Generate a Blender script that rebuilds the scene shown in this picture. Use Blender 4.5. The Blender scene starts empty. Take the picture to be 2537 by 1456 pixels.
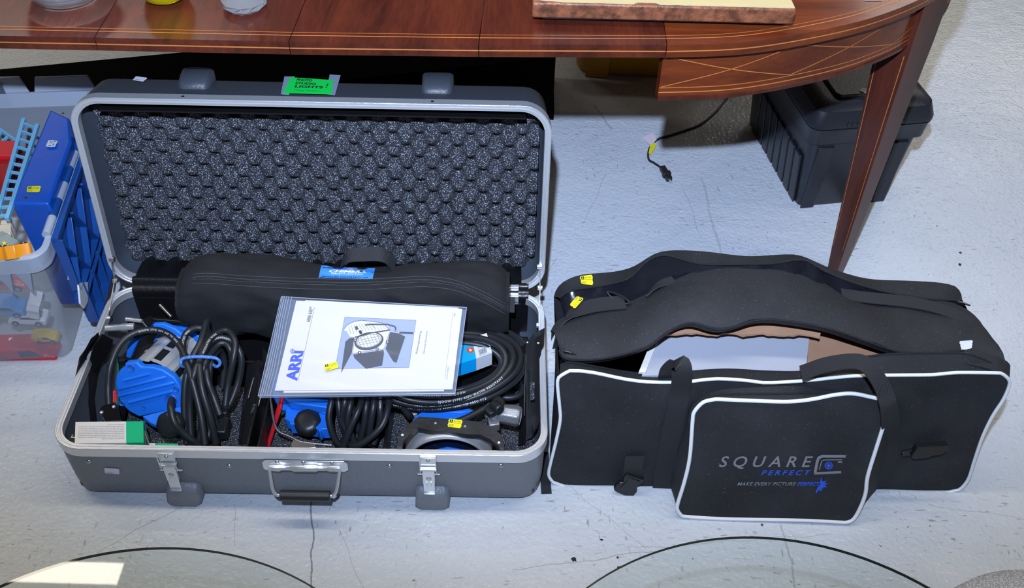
import bpy, math, random
from mathutils import Vector as V, Matrix
sc = bpy.context.scene
C = sc.collection
random.seed(7)
PI = math.pi
# ---------------------------------------------------------------- camera (image frame 2537 x 1456)
FPX, PITCH, ROLL, CX, CY = 2522.2, 0.7666, 0.0287, 1268.5, 728.0
CAM = V((0, 0, 1.65))
_fw = V((0, math.cos(PITCH), -math.sin(PITCH))); _up = V((0, math.sin(PITCH), math.cos(PITCH))); _rt = V((1, 0, 0))
_R = math.cos(ROLL)*_rt + math.sin(ROLL)*_up; _U = -math.sin(ROLL)*_rt + math.cos(ROLL)*_up
cd = bpy.data.cameras.new('camera'); cam = bpy.data.objects.new('camera', cd); C.objects.link(cam)
cd.sensor_fit = 'HORIZONTAL'; cd.sensor_width = 36.0; cd.lens = FPX/2537*36.0; cd.clip_start = 0.01
cam.matrix_world = Matrix(((_R.x, _U.x, -_fw.x, 0), (_R.y, _U.y, -_fw.y, 0), (_R.z, _U.z, -_fw.z, CAM.z), (0, 0, 0, 1)))
sc.camera = cam
# ---------------------------------------------------------------- light
w = bpy.data.worlds.new('world'); sc.world = w; w.use_nodes = True
bg = w.node_tree.nodes['Background']; bg.inputs[0].default_value = (1.0, 0.97, 0.93, 1); bg.inputs[1].default_value = 0.05
def area(name, loc, sx, sy, power, col, target=None):
    l = bpy.data.lights.new(name, 'AREA'); l.shape = 'RECTANGLE'; l.size = sx; l.size_y = sy; l.energy = power; l.color = col
    o = bpy.data.objects.new(name, l); C.objects.link(o); o.location = loc
    if target is not None:
        o.rotation_euler = (V(target)-V(loc)).to_track_quat('-Z', 'Y').to_euler()
    return o
# flash head just above the camera
fl_ = bpy.data.lights.new('flash_lamp', 'SPOT'); fl_.energy = 490; fl_.color = (0.60, 0.73, 1.0); fl_.spot_size = math.radians(73); fl_.spot_blend = 1.0; fl_.shadow_soft_size = 0.022
fo_ = bpy.data.objects.new('flash_lamp', fl_); C.objects.link(fo_); fo_.location = (-0.067, 0.0, 2.0)
fo_.rotation_euler = (V((0.14, 2.75, 0.2))-V(fo_.location)).to_track_quat('-Z', 'Y').to_euler(); fo_.scale = (1.5, 1, 1)
# fluorescent fittings under the warehouse ceiling
AC = (1.0, 0.905, 0.745)
area('ceiling_lamp_near', (0.3, 1.55, 4.2), 6.0, 0.3, 100, AC)
area('ceiling_lamp_left', (-3.25, 2.87, 4.2), 2.36, 0.13, 22, AC)
area('ceiling_lamp_middle', (0.1, 3.75, 4.2), 1.0, 0.25, 8, AC)
area('ceiling_lamp_far_right', (4.6, 8.4, 4.3), 3.0, 1.0, 90, (1.0, 0.96, 0.9))
area('ceiling_lamp_far_left', (-3.6, 7.2, 4.3), 2.6, 0.5, 35, (1.0, 0.96, 0.9))
sc.view_settings.view_transform = 'Standard'; sc.view_settings.look = 'None'
sc.view_settings.exposure = 0.0; sc.view_settings.gamma = 1.0
# ---------------------------------------------------------------- geometry of the view
def ray(px, py): return _fw + _R*((px-CX)/FPX) - _U*((py-CY)/FPX)
def P(px, py, z=0.0):
    d = ray(px, py); return CAM + d*((z-CAM.z)/d.z)
def Pp(px, py, o, n):
    d = ray(px, py); return CAM + d*((o-CAM).dot(n)/d.dot(n))
# the hard case's own frame
c_ph, c_t = 0.0164, 0.1309
ex = V((math.cos(c_ph), math.sin(c_ph), 0)); ey = V((-math.sin(c_ph), math.cos(c_ph), 0)); ez = V((0, 0, 1))
CO = V((-0.8343, 1.1144, 0)); CW, CD_, CH = 0.9091, 0.4287, 0.156
def K(u, v, z): return CO + ex*u + ey*v + ez*z
l1 = ey*math.sin(c_t) + ez*math.cos(c_t); ln = ey*math.cos(c_t) - ez*math.sin(c_t)
HB = K(0, CD_, CH+0.0032)
def LD(u, w_, d): return HB + ex*u + l1*w_ + ln*d
# ---------------------------------------------------------------- materials
MATS = {}
def nt(m): return m.node_tree.nodes, m.node_tree.links
def mat(name, col, rough=0.5, metal=0.0, bump=0.0, bscale=200, var=0.0, vscale=20, coat=0.0, spec=0.5, trans=0.0, alpha=1.0, ior=1.45, sheen=0.0, aniso=None):
    if name in MATS: return MATS[name]
    m = bpy.data.materials.new(name); m.use_nodes = True; N, L = nt(m); b = N['Principled BSDF']
    b.inputs['Base Color'].default_value = (*col, 1); b.inputs['Roughness'].default_value = rough; b.inputs['Metallic'].default_value = metal
    b.inputs['Coat Weight'].default_value = coat; b.inputs['Coat Roughness'].default_value = 0.08
    b.inputs['Specular IOR Level'].default_value = spec; b.inputs['Transmission Weight'].default_value = trans
    b.inputs['Alpha'].default_value = alpha; b.inputs['IOR'].default_value = ior; b.inputs['Sheen Weight'].default_value = sheen
    tc = N.new('ShaderNodeTexCoord')
    if bump:
        n = N.new('ShaderNodeTexNoise'); n.inputs['Scale'].default_value = bscale; n.inputs['Detail'].default_value = 2
        L.new(tc.outputs['Object'], n.inputs['Vector'])
        if aniso:
            mp = N.new('ShaderNodeMapping'); mp.inputs['Scale'].default_value = aniso; L.new(tc.outputs['Object'], mp.inputs['Vector']); L.new(mp.outputs[0], n.inputs['Vector'])
        bp = N.new('ShaderNodeBump'); bp.inputs['Strength'].default_value = bump; bp.inputs['Distance'].default_value = 0.002
        L.new(n.outputs['Fac'], bp.inputs['Height']); L.new(bp.outputs[0], b.inputs['Normal'])
    if var:
        n = N.new('ShaderNodeTexNoise'); n.inputs['Scale'].default_value = vscale; n.inputs['Detail'].default_value = 5
        L.new(tc.outputs['Object'], n.inputs['Vector'])
        r = N.new('ShaderNodeValToRGB'); r.color_ramp.elements[0].position = 0.3; r.color_ramp.elements[1].position = 0.7
        r.color_ramp.elements[0].color = (*[c*(1-var) for c in col], 1); r.color_ramp.elements[1].color = (*[min(1, c*(1+var)) for c in col], 1)
        L.new(n.outputs['Fac'], r.inputs[0]); L.new(r.outputs[0], b.inputs['Base Color'])
    MATS[name] = m; return m
def speckle(name, base, spot, scale, thr=0.6, rough=0.9, bump=0.5):
    m = mat(name, base, rough); N, L = nt(m); b = N['Principled BSDF']; tc = N.new('ShaderNodeTexCoord')
    n = N.new('ShaderNodeTexNoise'); n.inputs['Scale'].default_value = scale; n.inputs['Detail'].default_value = 1.0
    L.new(tc.outputs['Object'], n.inputs['Vector'])
    r = N.new('ShaderNodeValToRGB'); e = r.color_ramp.elements; e[0].position = thr-0.03; e[1].position = thr+0.07
    e[0].color = (*base, 1); e[1].color = (*spot, 1)
    L.new(n.outputs['Fac'], r.inputs[0]); L.new(r.outputs[0], b.inputs['Base Color'])
    bp = N.new('ShaderNodeBump'); bp.inputs['Strength'].default_value = bump; bp.inputs['Distance'].default_value = 0.001
    L.new(n.outputs['Fac'], bp.inputs['Height']); L.new(bp.outputs[0], b.inputs['Normal'])
    return m
def webbing(name, col, scale=900):
    m = mat(name, col, 0.8); N, L = nt(m); b = N['Principled BSDF']; tc = N.new('ShaderNodeTexCoord')
    k = N.new('ShaderNodeTexChecker'); k.inputs['Scale'].default_value = scale
    k.inputs['Color1'].default_value = (*[c*0.45 for c in col], 1); k.inputs['Color2'].default_value = (*[c*1.6 for c in col], 1)
    L.new(tc.outputs['Object'], k.inputs['Vector']); L.new(k.outputs['Color'], b.inputs['Base Color'])
    bp = N.new('ShaderNodeBump'); bp.inputs['Strength'].default_value = 0.6; bp.inputs['Distance'].default_value = 0.001
    L.new(k.outputs['Fac'], bp.inputs['Height']); L.new(bp.outputs[0], b.inputs['Normal']); return m
def wood(name, dark, light, along='y', scale=1.0):
    m = mat(name, dark, 0.24, coat=0.08, spec=.4); N, L = nt(m); b = N['Principled BSDF']; tc = N.new('ShaderNodeTexCoord')
    mp = N.new('ShaderNodeMapping'); s = {'y': (9, 1.2, 9), 'x': (1.2, 9, 9), 'z': (9, 9, 1.0)}[along]
    mp.inputs['Scale'].default_value = [q*scale for q in s]; L.new(tc.outputs['Object'], mp.inputs['Vector'])
    n = N.new('ShaderNodeTexNoise'); n.inputs['Scale'].default_value = 1.6; n.inputs['Detail'].default_value = 6; n.inputs['Roughness'].default_value = 0.62; n.inputs['Distortion'].default_value = 0.6
    L.new(mp.outputs[0], n.inputs['Vector'])
    r = N.new('ShaderNodeValToRGB'); e = r.color_ramp.elements; e[0].position = 0.32; e[1].position = 0.68; e[0].color = (*dark, 1); e[1].color = (*light, 1)
    L.new(n.outputs['Fac'], r.inputs[0])
    n2 = N.new('ShaderNodeTexNoise'); n2.inputs['Scale'].default_value = 22; n2.inputs['Detail'].default_value = 3; L.new(mp.outputs[0], n2.inputs['Vector'])
    mx = N.new('ShaderNodeMix'); mx.data_type = 'RGBA'; mx.blend_type = 'MULTIPLY'; mx.inputs[0].default_value = 0.55
    L.new(r.outputs[0], mx.inputs[6]); L.new(n2.outputs['Fac'], mx.inputs[7])
    g = N.new('ShaderNodeGamma'); g.inputs[1].default_value = 0.9; L.new(mx.outputs[2], g.inputs[0]); L.new(g.outputs[0], b.inputs['Base Color'])
    return m
# ---------------------------------------------------------------- mesh building
class B:
    def __init__(s): s.v = []; s.f = []; s.m = []
    def add(s, vs, fs, mi=0):
        o = len(s.v); s.v += [V(q) for q in vs]; s.f += [[i+o for i in q] for q in fs]; s.m += [mi]*len(fs)
    def box(s, o, a, b, c, mi=0):   # corner o and three edge vectors
        o, a, b, c = V(o), V(a), V(b), V(c); vs = [o, o+a, o+a+b, o+b, o+c, o+a+c, o+a+b+c, o+b+c]
        fs = [(0, 3, 2, 1), (4, 5, 6, 7), (0, 1, 5, 4), (1, 2, 6, 5), (2, 3, 7, 6), (3, 0, 4, 7)]
        if a.cross(b).dot(c) < 0: fs = [q[::-1] for q in fs]
        s.add(vs, fs, mi)
    def cbox(s, c, a, b, d, mi=0): c, a, b, d = V(c), V(a), V(b), V(d); s.box(c-(a+b+d)/2, a, b, d, mi)
    def prism(s, poly, e, mi=0):    # polygon points, extrusion vector
        e = V(e); n = len(poly); poly = [V(q) for q in poly]
        nn = V((0, 0, 0))
        for i in range(n): nn += poly[i].cross(poly[(i+1) % n])
        if nn.dot(e) < 0: poly = poly[::-1]
        vs = poly + [q+e for q in poly]
        fs = [tuple(range(n))[::-1], tuple(range(n, 2*n))] + [(i, (i+1) % n, n+(i+1) % n, n+i) for i in range(n)]
        s.add(vs, fs, mi)
    def tube(s, path, r, n=8, mi=0, caps=True, closed=False, up=None, flat=1.0):
        path = [V(q) for q in path]; k = len(path); rings = []
        if not hasattr(r, '__len__'): r = [r]*k
        prev = None
        for i in range(k):
            if closed: t = path[(i+1) % k]-path[i-1]
            else: t = path[min(i+1, k-1)]-path[max(i-1, 0)]
            if t.length < 1e-9: t = V((0, 0, 1))
            t.normalize()
            if prev is None:
                a = V(up) if up is not None else (V((0, 0, 1)) if abs(t.z) < 0.9 else V((1, 0, 0)))
            else: a = prev
            a = (a - t*a.dot(t));
            if a.length < 1e-6: a = t.orthogonal()
            a.normalize(); prev = a; bb = t.cross(a)
            rings.append([path[i]+(a*math.cos(2*PI*j/n)*flat+bb*math.sin(2*PI*j/n))*r[i] for j in range(n)])
        vs = [q for g in rings for q in g]; fs = []
        for i in range(k if closed else k-1):
            i2 = (i+1) % k
            for j in range(n): fs.append((i*n+j, i*n+(j+1) % n, i2*n+(j+1) % n, i2*n+j))
        if caps and not closed: fs += [tuple(range(n))[::-1], tuple(range((k-1)*n, k*n))]
        s.add(vs, fs, mi)
    def cyl(s, a, b, r, n=24, mi=0, r2=None):
        s.tube([a, b], [r, r if r2 is None else r2], n, mi)
    def lathe(s, c, ax, prof, n=32, mi=0):   # prof: (radius, height along axis)
        c, ax = V(c), V(ax).normalized(); a = ax.orthogonal().normalized(); bb = ax.cross(a); vs = []; fs = []
        for r, h in prof: vs += [c+ax*h+(a*math.cos(2*PI*j/n)+bb*math.sin(2*PI*j/n))*r for j in range(n)]
        for i in range(len(prof)-1):
            for j in range(n): fs.append((i*n+j, i*n+(j+1) % n, (i+1)*n+(j+1) % n, (i+1)*n+j))
        s.add(vs, fs, mi)
    def sphere(s, c, r, sx=1, sy=1, sz=1, n=16, mi=0):
        c = V(c); vs = []; fs = []; m = n//2
        for i in range(m+1):
            th = PI*i/m
            for j in range(n): vs.append(c+V((r*sx*math.sin(th)*math.cos(2*PI*j/n), r*sy*math.sin(th)*math.sin(2*PI*j/n), r*sz*math.cos(th))))
        for i in range(m):
            for j in range(n): fs.append((i*n+j, (i+1)*n+j, (i+1)*n+(j+1) % n, i*n+(j+1) % n))
        s.add(vs, fs, mi)
    def grid(s, fn, nu, nv, mi=0, flip=False, wrap=False):
        vs = [fn(i/nu, j/nv) for i in range(nu+1) for j in range(nv+1)]; fs = []
        for i in range(nu):
            for j in range(nv):
                q = (i*(nv+1)+j, (i+1)*(nv+1)+j, (i+1)*(nv+1)+j+1, i*(nv+1)+j+1); fs.append(q[::-1] if flip else q)
        s.add(vs, fs, mi)
    def ribbon(s, path, wid, th, mi=0):   # path points, list of width vectors (full), thickness
        n = len(path); path = [V(q) for q in path]; wid = [V(q) for q in wid]; vs = []
        for i in range(n):
            t = (path[min(i+1, n-1)]-path[max(i-1, 0)]); nn = t.cross(wid[i]).normalized()*th/2
            vs += [path[i]-wid[i]/2-nn, path[i]+wid[i]/2-nn, path[i]+wid[i]/2+nn, path[i]-wid[i]/2+nn]
        fs = [(0, 1, 2, 3), tuple((n-1)*4+q for q in (3, 2, 1, 0))]
        for i in range(n-1):
            for j in range(4): fs.append((i*4+j, (i+1)*4+j, (i+1)*4+(j+1) % 4, i*4+(j+1) % 4))
        s.add(vs, fs, mi)
    def rings(s, loops, mi=0, cap0=False, cap1=False, mis=None):
        n = len(loops[0]); vs = [q for l in loops for q in l]; o = len(s.v); fs = []
        s.v += [V(q) for q in vs]
        for i in range(len(loops)-1):
            for j in range(n): s.f.append([o+i*n+j, o+i*n+(j+1) % n, o+(i+1)*n+(j+1) % n, o+(i+1)*n+j]); s.m.append(mis[i] if mis else mi)
        if cap0: s.f.append([o+q for q in range(n)][::-1]); s.m.append(mi)
        if cap1: s.f.append([o+(len(loops)-1)*n+q for q in range(n)]); s.m.append(mis[-1] if mis else mi)
def rrect(w_, d_, inset, r, k=6):
    pts = []
    for cx, cy, a0 in ((w_-inset-r, inset+r, -PI/2), (w_-inset-r, d_-inset-r, 0), (inset+r, d_-inset-r, PI/2), (inset+r, inset+r, PI)):
        for i in range(k+1): a = a0+PI/2*i/k; pts.append((cx+r*math.cos(a), cy+r*math.sin(a)))
    return pts
def smooth(pts, n=8, closed=False):   # Catmull-Rom through the points
    pts = [V(q) for q in pts]; out = []; k = len(pts)
    for i in range(k if closed else k-1):
        if closed: a, b, c, d = pts[i-1], pts[i], pts[(i+1) % k], pts[(i+2) % k]
        else: a, b, c, d = pts[max(i-1, 0)], pts[i], pts[i+1], pts[min(i+2, k-1)]
        for j in range(n):
            t = j/n; out.append(0.5*((2*b)+(c-a)*t+(2*a-5*b+4*c-d)*t*t+(3*b-a-3*c+d)*t**3))
    if not closed: out.append(pts[-1].copy())
    return out
ORG = {}
def tag(o, label=None, cat=None, group=None, kind=None):
    if label: o['label'] = label
    if cat: o['category'] = cat
    if group: o['group'] = group
    if kind: o['kind'] = kind
    return o
def thing(name, loc, label, cat, group=None):
    o = bpy.data.objects.new(name, None); o.empty_display_size = 0.02; C.objects.link(o); o.location = loc; ORG[o.name] = V(loc)
    return tag(o, label, cat, group)
def obj(name, b, m, parent=None, loc=None, sm=False, bevel=0, bseg=2, sub=0, label=None, cat=None, group=None, kind=None, ang=40):
    if parent is not None: org = ORG[parent.name]
    elif loc is not None: org = V(loc)
    else:
        org = V((sum(q.x for q in b.v)/len(b.v), sum(q.y for q in b.v)/len(b.v), min(q.z for q in b.v)))
    me = bpy.data.meshes.new(name); me.from_pydata([tuple(q-org) for q in b.v], [], b.f)
    ms = m if isinstance(m, (list, tuple)) else [m]
    for q in ms: me.materials.append(q)
    me.polygons.foreach_set('material_index', b.m)
    if sm: me.polygons.foreach_set('use_smooth', [True]*len(b.f))
    me.validate(); me.update()
    if sm: me.set_sharp_from_angle(angle=math.radians(ang))
    o = bpy.data.objects.new(name, me); C.objects.link(o)
    if parent is not None: o.parent = parent
    else: o.location = org
    ORG[o.name] = org
    if bevel:
        q = o.modifiers.new('bevel', 'BEVEL'); q.width = bevel; q.segments = bseg; q.limit_method = 'ANGLE'; q.angle_limit = math.radians(35)
        me.polygons.foreach_set('use_smooth', [True]*len(b.f)); me.set_sharp_from_angle(angle=math.radians(ang))
        q.harden_normals = False
    if sub: q = o.modifiers.new('subsurf', 'SUBSURF'); q.levels = sub; q.render_levels = sub
    return tag(o, label, cat, group, kind)
_tc = {}
def text2d(s, bold=0.0, shear=0.0, align='LEFT', space=1.0):
    key = (s, bold, shear, align, space)
    if key in _tc: return _tc[key]
    cu = bpy.data.curves.new('txt', 'FONT'); cu.body = s; cu.size = 1.0; cu.offset = bold; cu.align_x = align; cu.space_character = space; cu.resolution_u = 3
    o = bpy.data.objects.new('txt', cu); C.objects.link(o); dg = bpy.context.evaluated_depsgraph_get(); dg.update()
    me = bpy.data.meshes.new_from_object(o.evaluated_get(dg)); vs = [(q.co.x+shear*q.co.y, q.co.y) for q in me.vertices]; fs = [tuple(p_.vertices) for p_ in me.polygons]
    bpy.data.objects.remove(o); bpy.data.curves.remove(cu); bpy.data.meshes.remove(me)
    _tc[key] = (vs, fs); return vs, fs
def quad(p00, p10, p01, p11, off=0.0):   # bilinear map of the unit square
    p00, p10, p01, p11 = V(p00), V(p10), V(p01), V(p11); n = (p10-p00).cross(p01-p00).normalized()
    def f(u, v, h=0.0): return (p00*(1-u)+p10*u)*(1-v)+(p01*(1-u)+p11*u)*v + n*(off+h)
    return f
def put_text(b, s, f, u0, v0, u1, v1, mi=0, h=0.0003, bold=0.0, shear=0.0, space=1.0, fit=True):
    vs, fs = text2d(s, bold, shear, 'LEFT', space)
    if not vs: return
    xa, xb = min(q[0] for q in vs), max(q[0] for q in vs); ya, yb = min(q[1] for q in vs), max(q[1] for q in vs)
    b.add([f(u0+(q[0]-xa)/(xb-xa)*(u1-u0), v0+(q[1]-ya)/(yb-ya)*(v1-v0), h) for q in vs], fs, mi)
def patch(b, f, u0, v0, u1, v1, mi=0, h=0.0002, n=1):
    b.grid(lambda a, c: f(u0+(u1-u0)*a, v0+(v1-v0)*c, h), n, n, mi)
def poly(b, f, pts, mi=0, h=0.0003): b.add([f(u, v, h) for u, v in pts], [tuple(range(len(pts)))], mi)
def line2(b, f, pts, wu, wv, mi=0, h=0.0004):
    for (a, c), (d, e) in zip(pts[:-1], pts[1:]):
        dx, dy = (d-a)/wu, (e-c)/wv; L_ = math.hypot(dx, dy) or 1; nx, ny = -dy/L_*wu/2, dx/L_*wv/2
        b.add([f(a-nx, c-ny, h), f(d-nx, e-ny, h), f(d+nx, e+ny, h), f(a+nx, c+ny, h)], [(0, 1, 2, 3)], mi)
black = mat('black_plastic', (0.012, 0.013, 0.015), 0.38)
blackm = mat('black_paint_metal', (0.006, 0.006, 0.007), 0.2, spec=0.45, bump=.25, bscale=25)
buckm = mat('glossy_black_buckle', (0.010, 0.011, 0.013), 0.22)
rubber = mat('black_rubber', (0.014, 0.016, 0.019), 0.42)
alu = mat('brushed_aluminium', (0.74, 0.76, 0.79), 0.32, 0.72, bump=0.15, bscale=60, aniso=(2, 30, 30))
chrome = mat('zinc_plated_steel', (0.70, 0.73, 0.75), 0.24, 0.75, bump=0.1, bscale=80)
steel = mat('dull_steel', (0.5, 0.5, 0.5), 0.35, 1.0)
blue = mat('blue_paint', (0.010, 0.16, 0.72), 0.42, bump=0.05, bscale=900)
red = mat('red_paint', (0.55, 0.012, 0.02), 0.4)
white = mat('white_paper', (0.64, 0.61, 0.57), 0.6)
wlab = mat('white_label', (0.58, 0.60, 0.66), 0.6)
yel = mat('yellow_label', (0.75, 0.68, 0.015), 0.5)
ink = mat('black_ink', (0.01, 0.01, 0.012), 0.6)
inkg = mat('grey_ink', (0.16, 0.16, 0.2), 0.6)
nylon = mat('black_nylon', (0.014, 0.015, 0.018), 0.75, bump=0.35, bscale=1400, var=0.35, vscale=9)
def lint(m, amt=0.05):
    N, L = nt(m); b = N['Principled BSDF']; tc = N.new('ShaderNodeTexCoord'); n = N.new('ShaderNodeTexNoise'); n.inputs['Scale'].default_value = 330; n.inputs['Detail'].default_value = 0
    L.new(tc.outputs['Object'], n.inputs['Vector']); r = N.new('ShaderNodeMapRange'); r.inputs['From Min'].default_value = .74; r.inputs['From Max'].default_value = .82; L.new(n.outputs['Fac'], r.inputs['Value'])
    x = N.new('ShaderNodeMix'); x.data_type = 'RGBA'; x.inputs[7].default_value = (amt, amt, amt*1.1, 1); src = b.inputs['Base Color'].links[0].from_socket
    L.new(r.outputs[0], x.inputs[0]); L.new(src, x.inputs[6])
    n3 = N.new('ShaderNodeTexNoise'); n3.inputs['Scale'].default_value = 5; n3.inputs['Detail'].default_value = 6; n3.inputs['Roughness'].default_value = .7; L.new(tc.outputs['Object'], n3.inputs['Vector'])
    r3 = N.new('ShaderNodeMapRange'); r3.inputs['From Min'].default_value = .55; r3.inputs['From Max'].default_value = .75; r3.inputs['To Max'].default_value = .35; L.new(n3.outputs['Fac'], r3.inputs['Value'])
    x3 = N.new('ShaderNodeMix'); x3.data_type = 'RGBA'; x3.inputs[7].default_value = (.04, .042, .045, 1); L.new(r3.outputs[0], x3.inputs[0]); L.new(x.outputs[2], x3.inputs[6]); L.new(x3.outputs[2], b.inputs['Base Color'])
lint(nylon)
web = webbing('black_webbing', (0.016, 0.017, 0.020))
satin = mat('black_satin', (0.009, 0.009, 0.013), 0.24, bump=0.6, bscale=45, spec=0.7)
def yellow_tag(f, parent, u0=0, v0=0, u1=1, v1=1, num='6331', name='price_tag'):   # auction tag on a surface map f
    b = B(); pts = [(0.08, 0), (0.92, 0), (1, 0.2), (0.96, 0.5), (1, 0.8), (0.92, 1), (0.08, 1), (0, 0.8), (0.04, 0.5), (0, 0.2)]
    b.prism([f(u0+(u1-u0)*x, v0+(v1-v0)*y, 0.0002) for x, y in pts], f(u0, v0, 0.0007)-f(u0, v0, 0.0002))
    g = lambda u, v, h=0: f(u0+(u1-u0)*u, v0+(v1-v0)*v, h+0.0007)
    patch(b, g, 0.1, 0.55, 0.32, 0.92, 1); put_text(b, 'A', g, 0.15, 0.6, 0.27, 0.88, 0, 0.0005, 0.03)
    put_text(b, 'Alex Cooper', g, 0.38, 0.66, 0.9, 0.86, 1); line2(b, g, [(0.38, 0.55), (0.9, 0.55)], 0.02, 0.03, 1)
    put_text(b, num, g, 0.1, 0.08, 0.42, 0.36, 1)
    return obj(name, b, [yel, ink], parent, label='small yellow auction tag with black print')
def white_tag(f, parent, num='17731', name='price_sticker'):
    b = B(); pts = [(0.06, 0), (0.94, 0.0), (1, 0.15), (0.96, 0.3), (1, 0.45), (0.96, 0.6), (1, 0.8), (0.92, 1), (0.06, 1), (0, 0.8), (0.04, 0.6), (0, 0.45), (0.04, 0.3), (0, 0.15)]
    b.prism([f(x, y, 0.0002) for x, y in pts], f(0, 0, 0.0006)-f(0, 0, 0.0002)); put_text(b, num, f, 0.15, 0.05, 0.6, 0.26, 1, 0.0009)
    return obj(name, b, [wlab, ink], parent, label='small white price sticker with notched ends')
#==SETTING==
def floor():
    b = B(); x0, x1, y0, y1 = -5, 6, -2, 12
    b.add([(x0, y0, 0), (x1, y0, 0), (x1, y1, 0), (x0, y1, 0)], [(0, 1, 2, 3)])
    m = mat('painted_concrete', (0.56, 0.60, 0.66), 0.34); N, L = nt(m); bs = N['Principled BSDF']; tc = N.new('ShaderNodeTexCoord'); co = tc.outputs['Object']
    def noise(s, d=4, dist=0.0, sc3=None, rot=0.0):
        n = N.new('ShaderNodeTexNoise'); n.inputs['Scale'].default_value = s; n.inputs['Detail'].default_value = d; n.inputs['Distortion'].default_value = dist
        if sc3 or rot:
            mp = N.new('ShaderNodeMapping'); mp.inputs['Scale'].default_value = sc3 or (1, 1, 1); mp.inputs['Rotation'].default_value = (0, 0, rot); L.new(co, mp.inputs['Vector']); L.new(mp.outputs[0], n.inputs['Vector'])
        else: L.new(co, n.inputs['Vector'])
        return n.outputs['Fac']
    def ramp(x, a, c, lo=0.0, hi=1.0):
        r = N.new('ShaderNodeMapRange'); r.inputs['From Min'].default_value = a; r.inputs['From Max'].default_value = c; r.inputs['To Min'].default_value = lo; r.inputs['To Max'].default_value = hi; L.new(x, r.inputs['Value']); return r.outputs[0]
    def ma(op, a, c):
        q = N.new('ShaderNodeMath'); q.operation = op
        for i, x in enumerate((a, c)):
            if isinstance(x, (int, float)): q.inputs[i].default_value = x
            elif x is not None: L.new(x, q.inputs[i])
        return q.outputs[0]
    def mixc(fac, a, c, mode='MIX'):
        q = N.new('ShaderNodeMix'); q.data_type = 'RGBA'; q.blend_type = mode
        if isinstance(fac, float): q.inputs[0].default_value = fac
        else: L.new(fac, q.inputs[0])
        for i, x in ((6, a), (7, c)):
            if isinstance(x, tuple): q.inputs[i].default_value = (*x, 1)
            else: L.new(x, q.inputs[i])
        return q.outputs[2]
    base = mixc(ramp(noise(1.7, 3), 0.35, 0.65), (0.50, 0.545, 0.605), (0.585, 0.62, 0.665))
    base = mixc(ramp(noise(60, 2), 0.3, 0.7, 0, 0.25), base, (0.50, 0.53, 0.57))
    sc1 = ma('MULTIPLY', ramp(noise(1, 2, 0, (34, 150, 1), 0.15), 0.645, 0.69), ramp(noise(5, 2), 0.44, 0.6))
    sc2 = ma('MULTIPLY', ramp(noise(1, 2, 0, (130, 34, 1), 0.7), 0.655, 0.70), ramp(noise(4, 2, 0, (1, 1.3, 1)), 0.46, 0.6))
    sc3 = ramp(noise(70, 2), 0.735, 0.76)
    fa = ma('MAXIMUM', ma('MULTIPLY', sc1, 0.6), ma('MAXIMUM', ma('MULTIPLY', sc2, 0.5), ma('MULTIPLY', sc3, 0.8)))
    base = mixc(fa, base, (0.16, 0.13, 0.11))
    sx = N.new('ShaderNodeSeparateXYZ'); L.new(co, sx.inputs[0]); wob = ma('MULTIPLY', ma('SUBTRACT', noise(9, 4), 0.5), 0.03)
    def seg(p, q, wd, col, st=1.0):   # a crack between two floor points
        nonlocal base
        org = (0.5*(x0+x1), 0.5*(y0+y1)); 
        dx, dy = q.x-p.x, q.y-p.y; L_ = math.hypot(dx, dy); dx /= L_; dy /= L_
        X = ma('SUBTRACT', sx.outputs[0], p.x); Y = ma('SUBTRACT', sx.outputs[1], p.y)
        al = ma('ADD', ma('MULTIPLY', X, dx), ma('MULTIPLY', Y, dy)); pe = ma('ADD', ma('ADD', ma('MULTIPLY', X, -dy), ma('MULTIPLY', Y, dx)), wob)
        over = ma('MAXIMUM', ma('MAXIMUM', ma('MULTIPLY', al, -1.0), ma('SUBTRACT', al, L_)), 0.0)
        dd = ma('ADD', ma('ABSOLUTE', pe, None), over)
        base = mixc(ma('MULTIPLY', ramp(dd, wd, wd*0.4), st), base, col)
    g = (0.20, 0.21, 0.23); h = (0.30, 0.31, 0.33)
    seg(P(768, 1235), P(772, 1470), 0.0022, g); seg(P(575, 1250), P(578, 1350), 0.0009, h, .7); seg(P(480, 1240), P(240, 1370), 0.0011, h, .9)
    seg(P(1735, 440), P(1830, 780), 0.004, (0.40, 0.42, 0.46), .8); seg(P(1690, 460), P(1740, 590), 0.0012, h, .7)
    seg(P(1935, 1300), P(1975, 1470), 0.0025, (0.36, 0.38, 0.41), .9); seg(P(1505, 430), P(1440, 560), 0.0009, h, .8); seg(P(1380, 640), P(1345, 690), 0.0009, h, .8)
    seg(P(1270, 1412), P(1620, 1365), 0.0012, h, .8); seg(P(1470, 260), P(1515, 320), 0.003, (0.33, 0.30, 0.27), .8); seg(P(1400, 1195), P(1600, 1362), 0.0008, h, .7)
    seg(P(2300, 1250), P(2560, 1290), 0.0009, h, .7); seg(P(2350, 55), P(2560, 62), 0.002, h, .6); seg(P(1550, 1360), P(2060, 1320), 0.001, h, .6); seg(P(840, 1310), P(900, 1456), 0.001, h, .6)
    L.new(base, bs.inputs['Base Color'])
    bp = N.new('ShaderNodeBump'); bp.inputs['Strength'].default_value = 0.5; bp.inputs['Distance'].default_value = 0.004
    hh = ma('ADD', noise(110, 2), ma('MULTIPLY', noise(22, 2), 1.4)); L.new(hh, bp.inputs['Height']); L.new(bp.outputs[0], bs.inputs['Normal'])
    L.new(ramp(noise(8, 3), 0.3, 0.7, 0.20, 0.34), bs.inputs['Roughness'])
    o = obj('floor', b, m, loc=(0, 0, 0), kind='structure'); tag(o, 'pale blue-grey painted concrete floor with scuffs and fine cracks')
floor()
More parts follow.
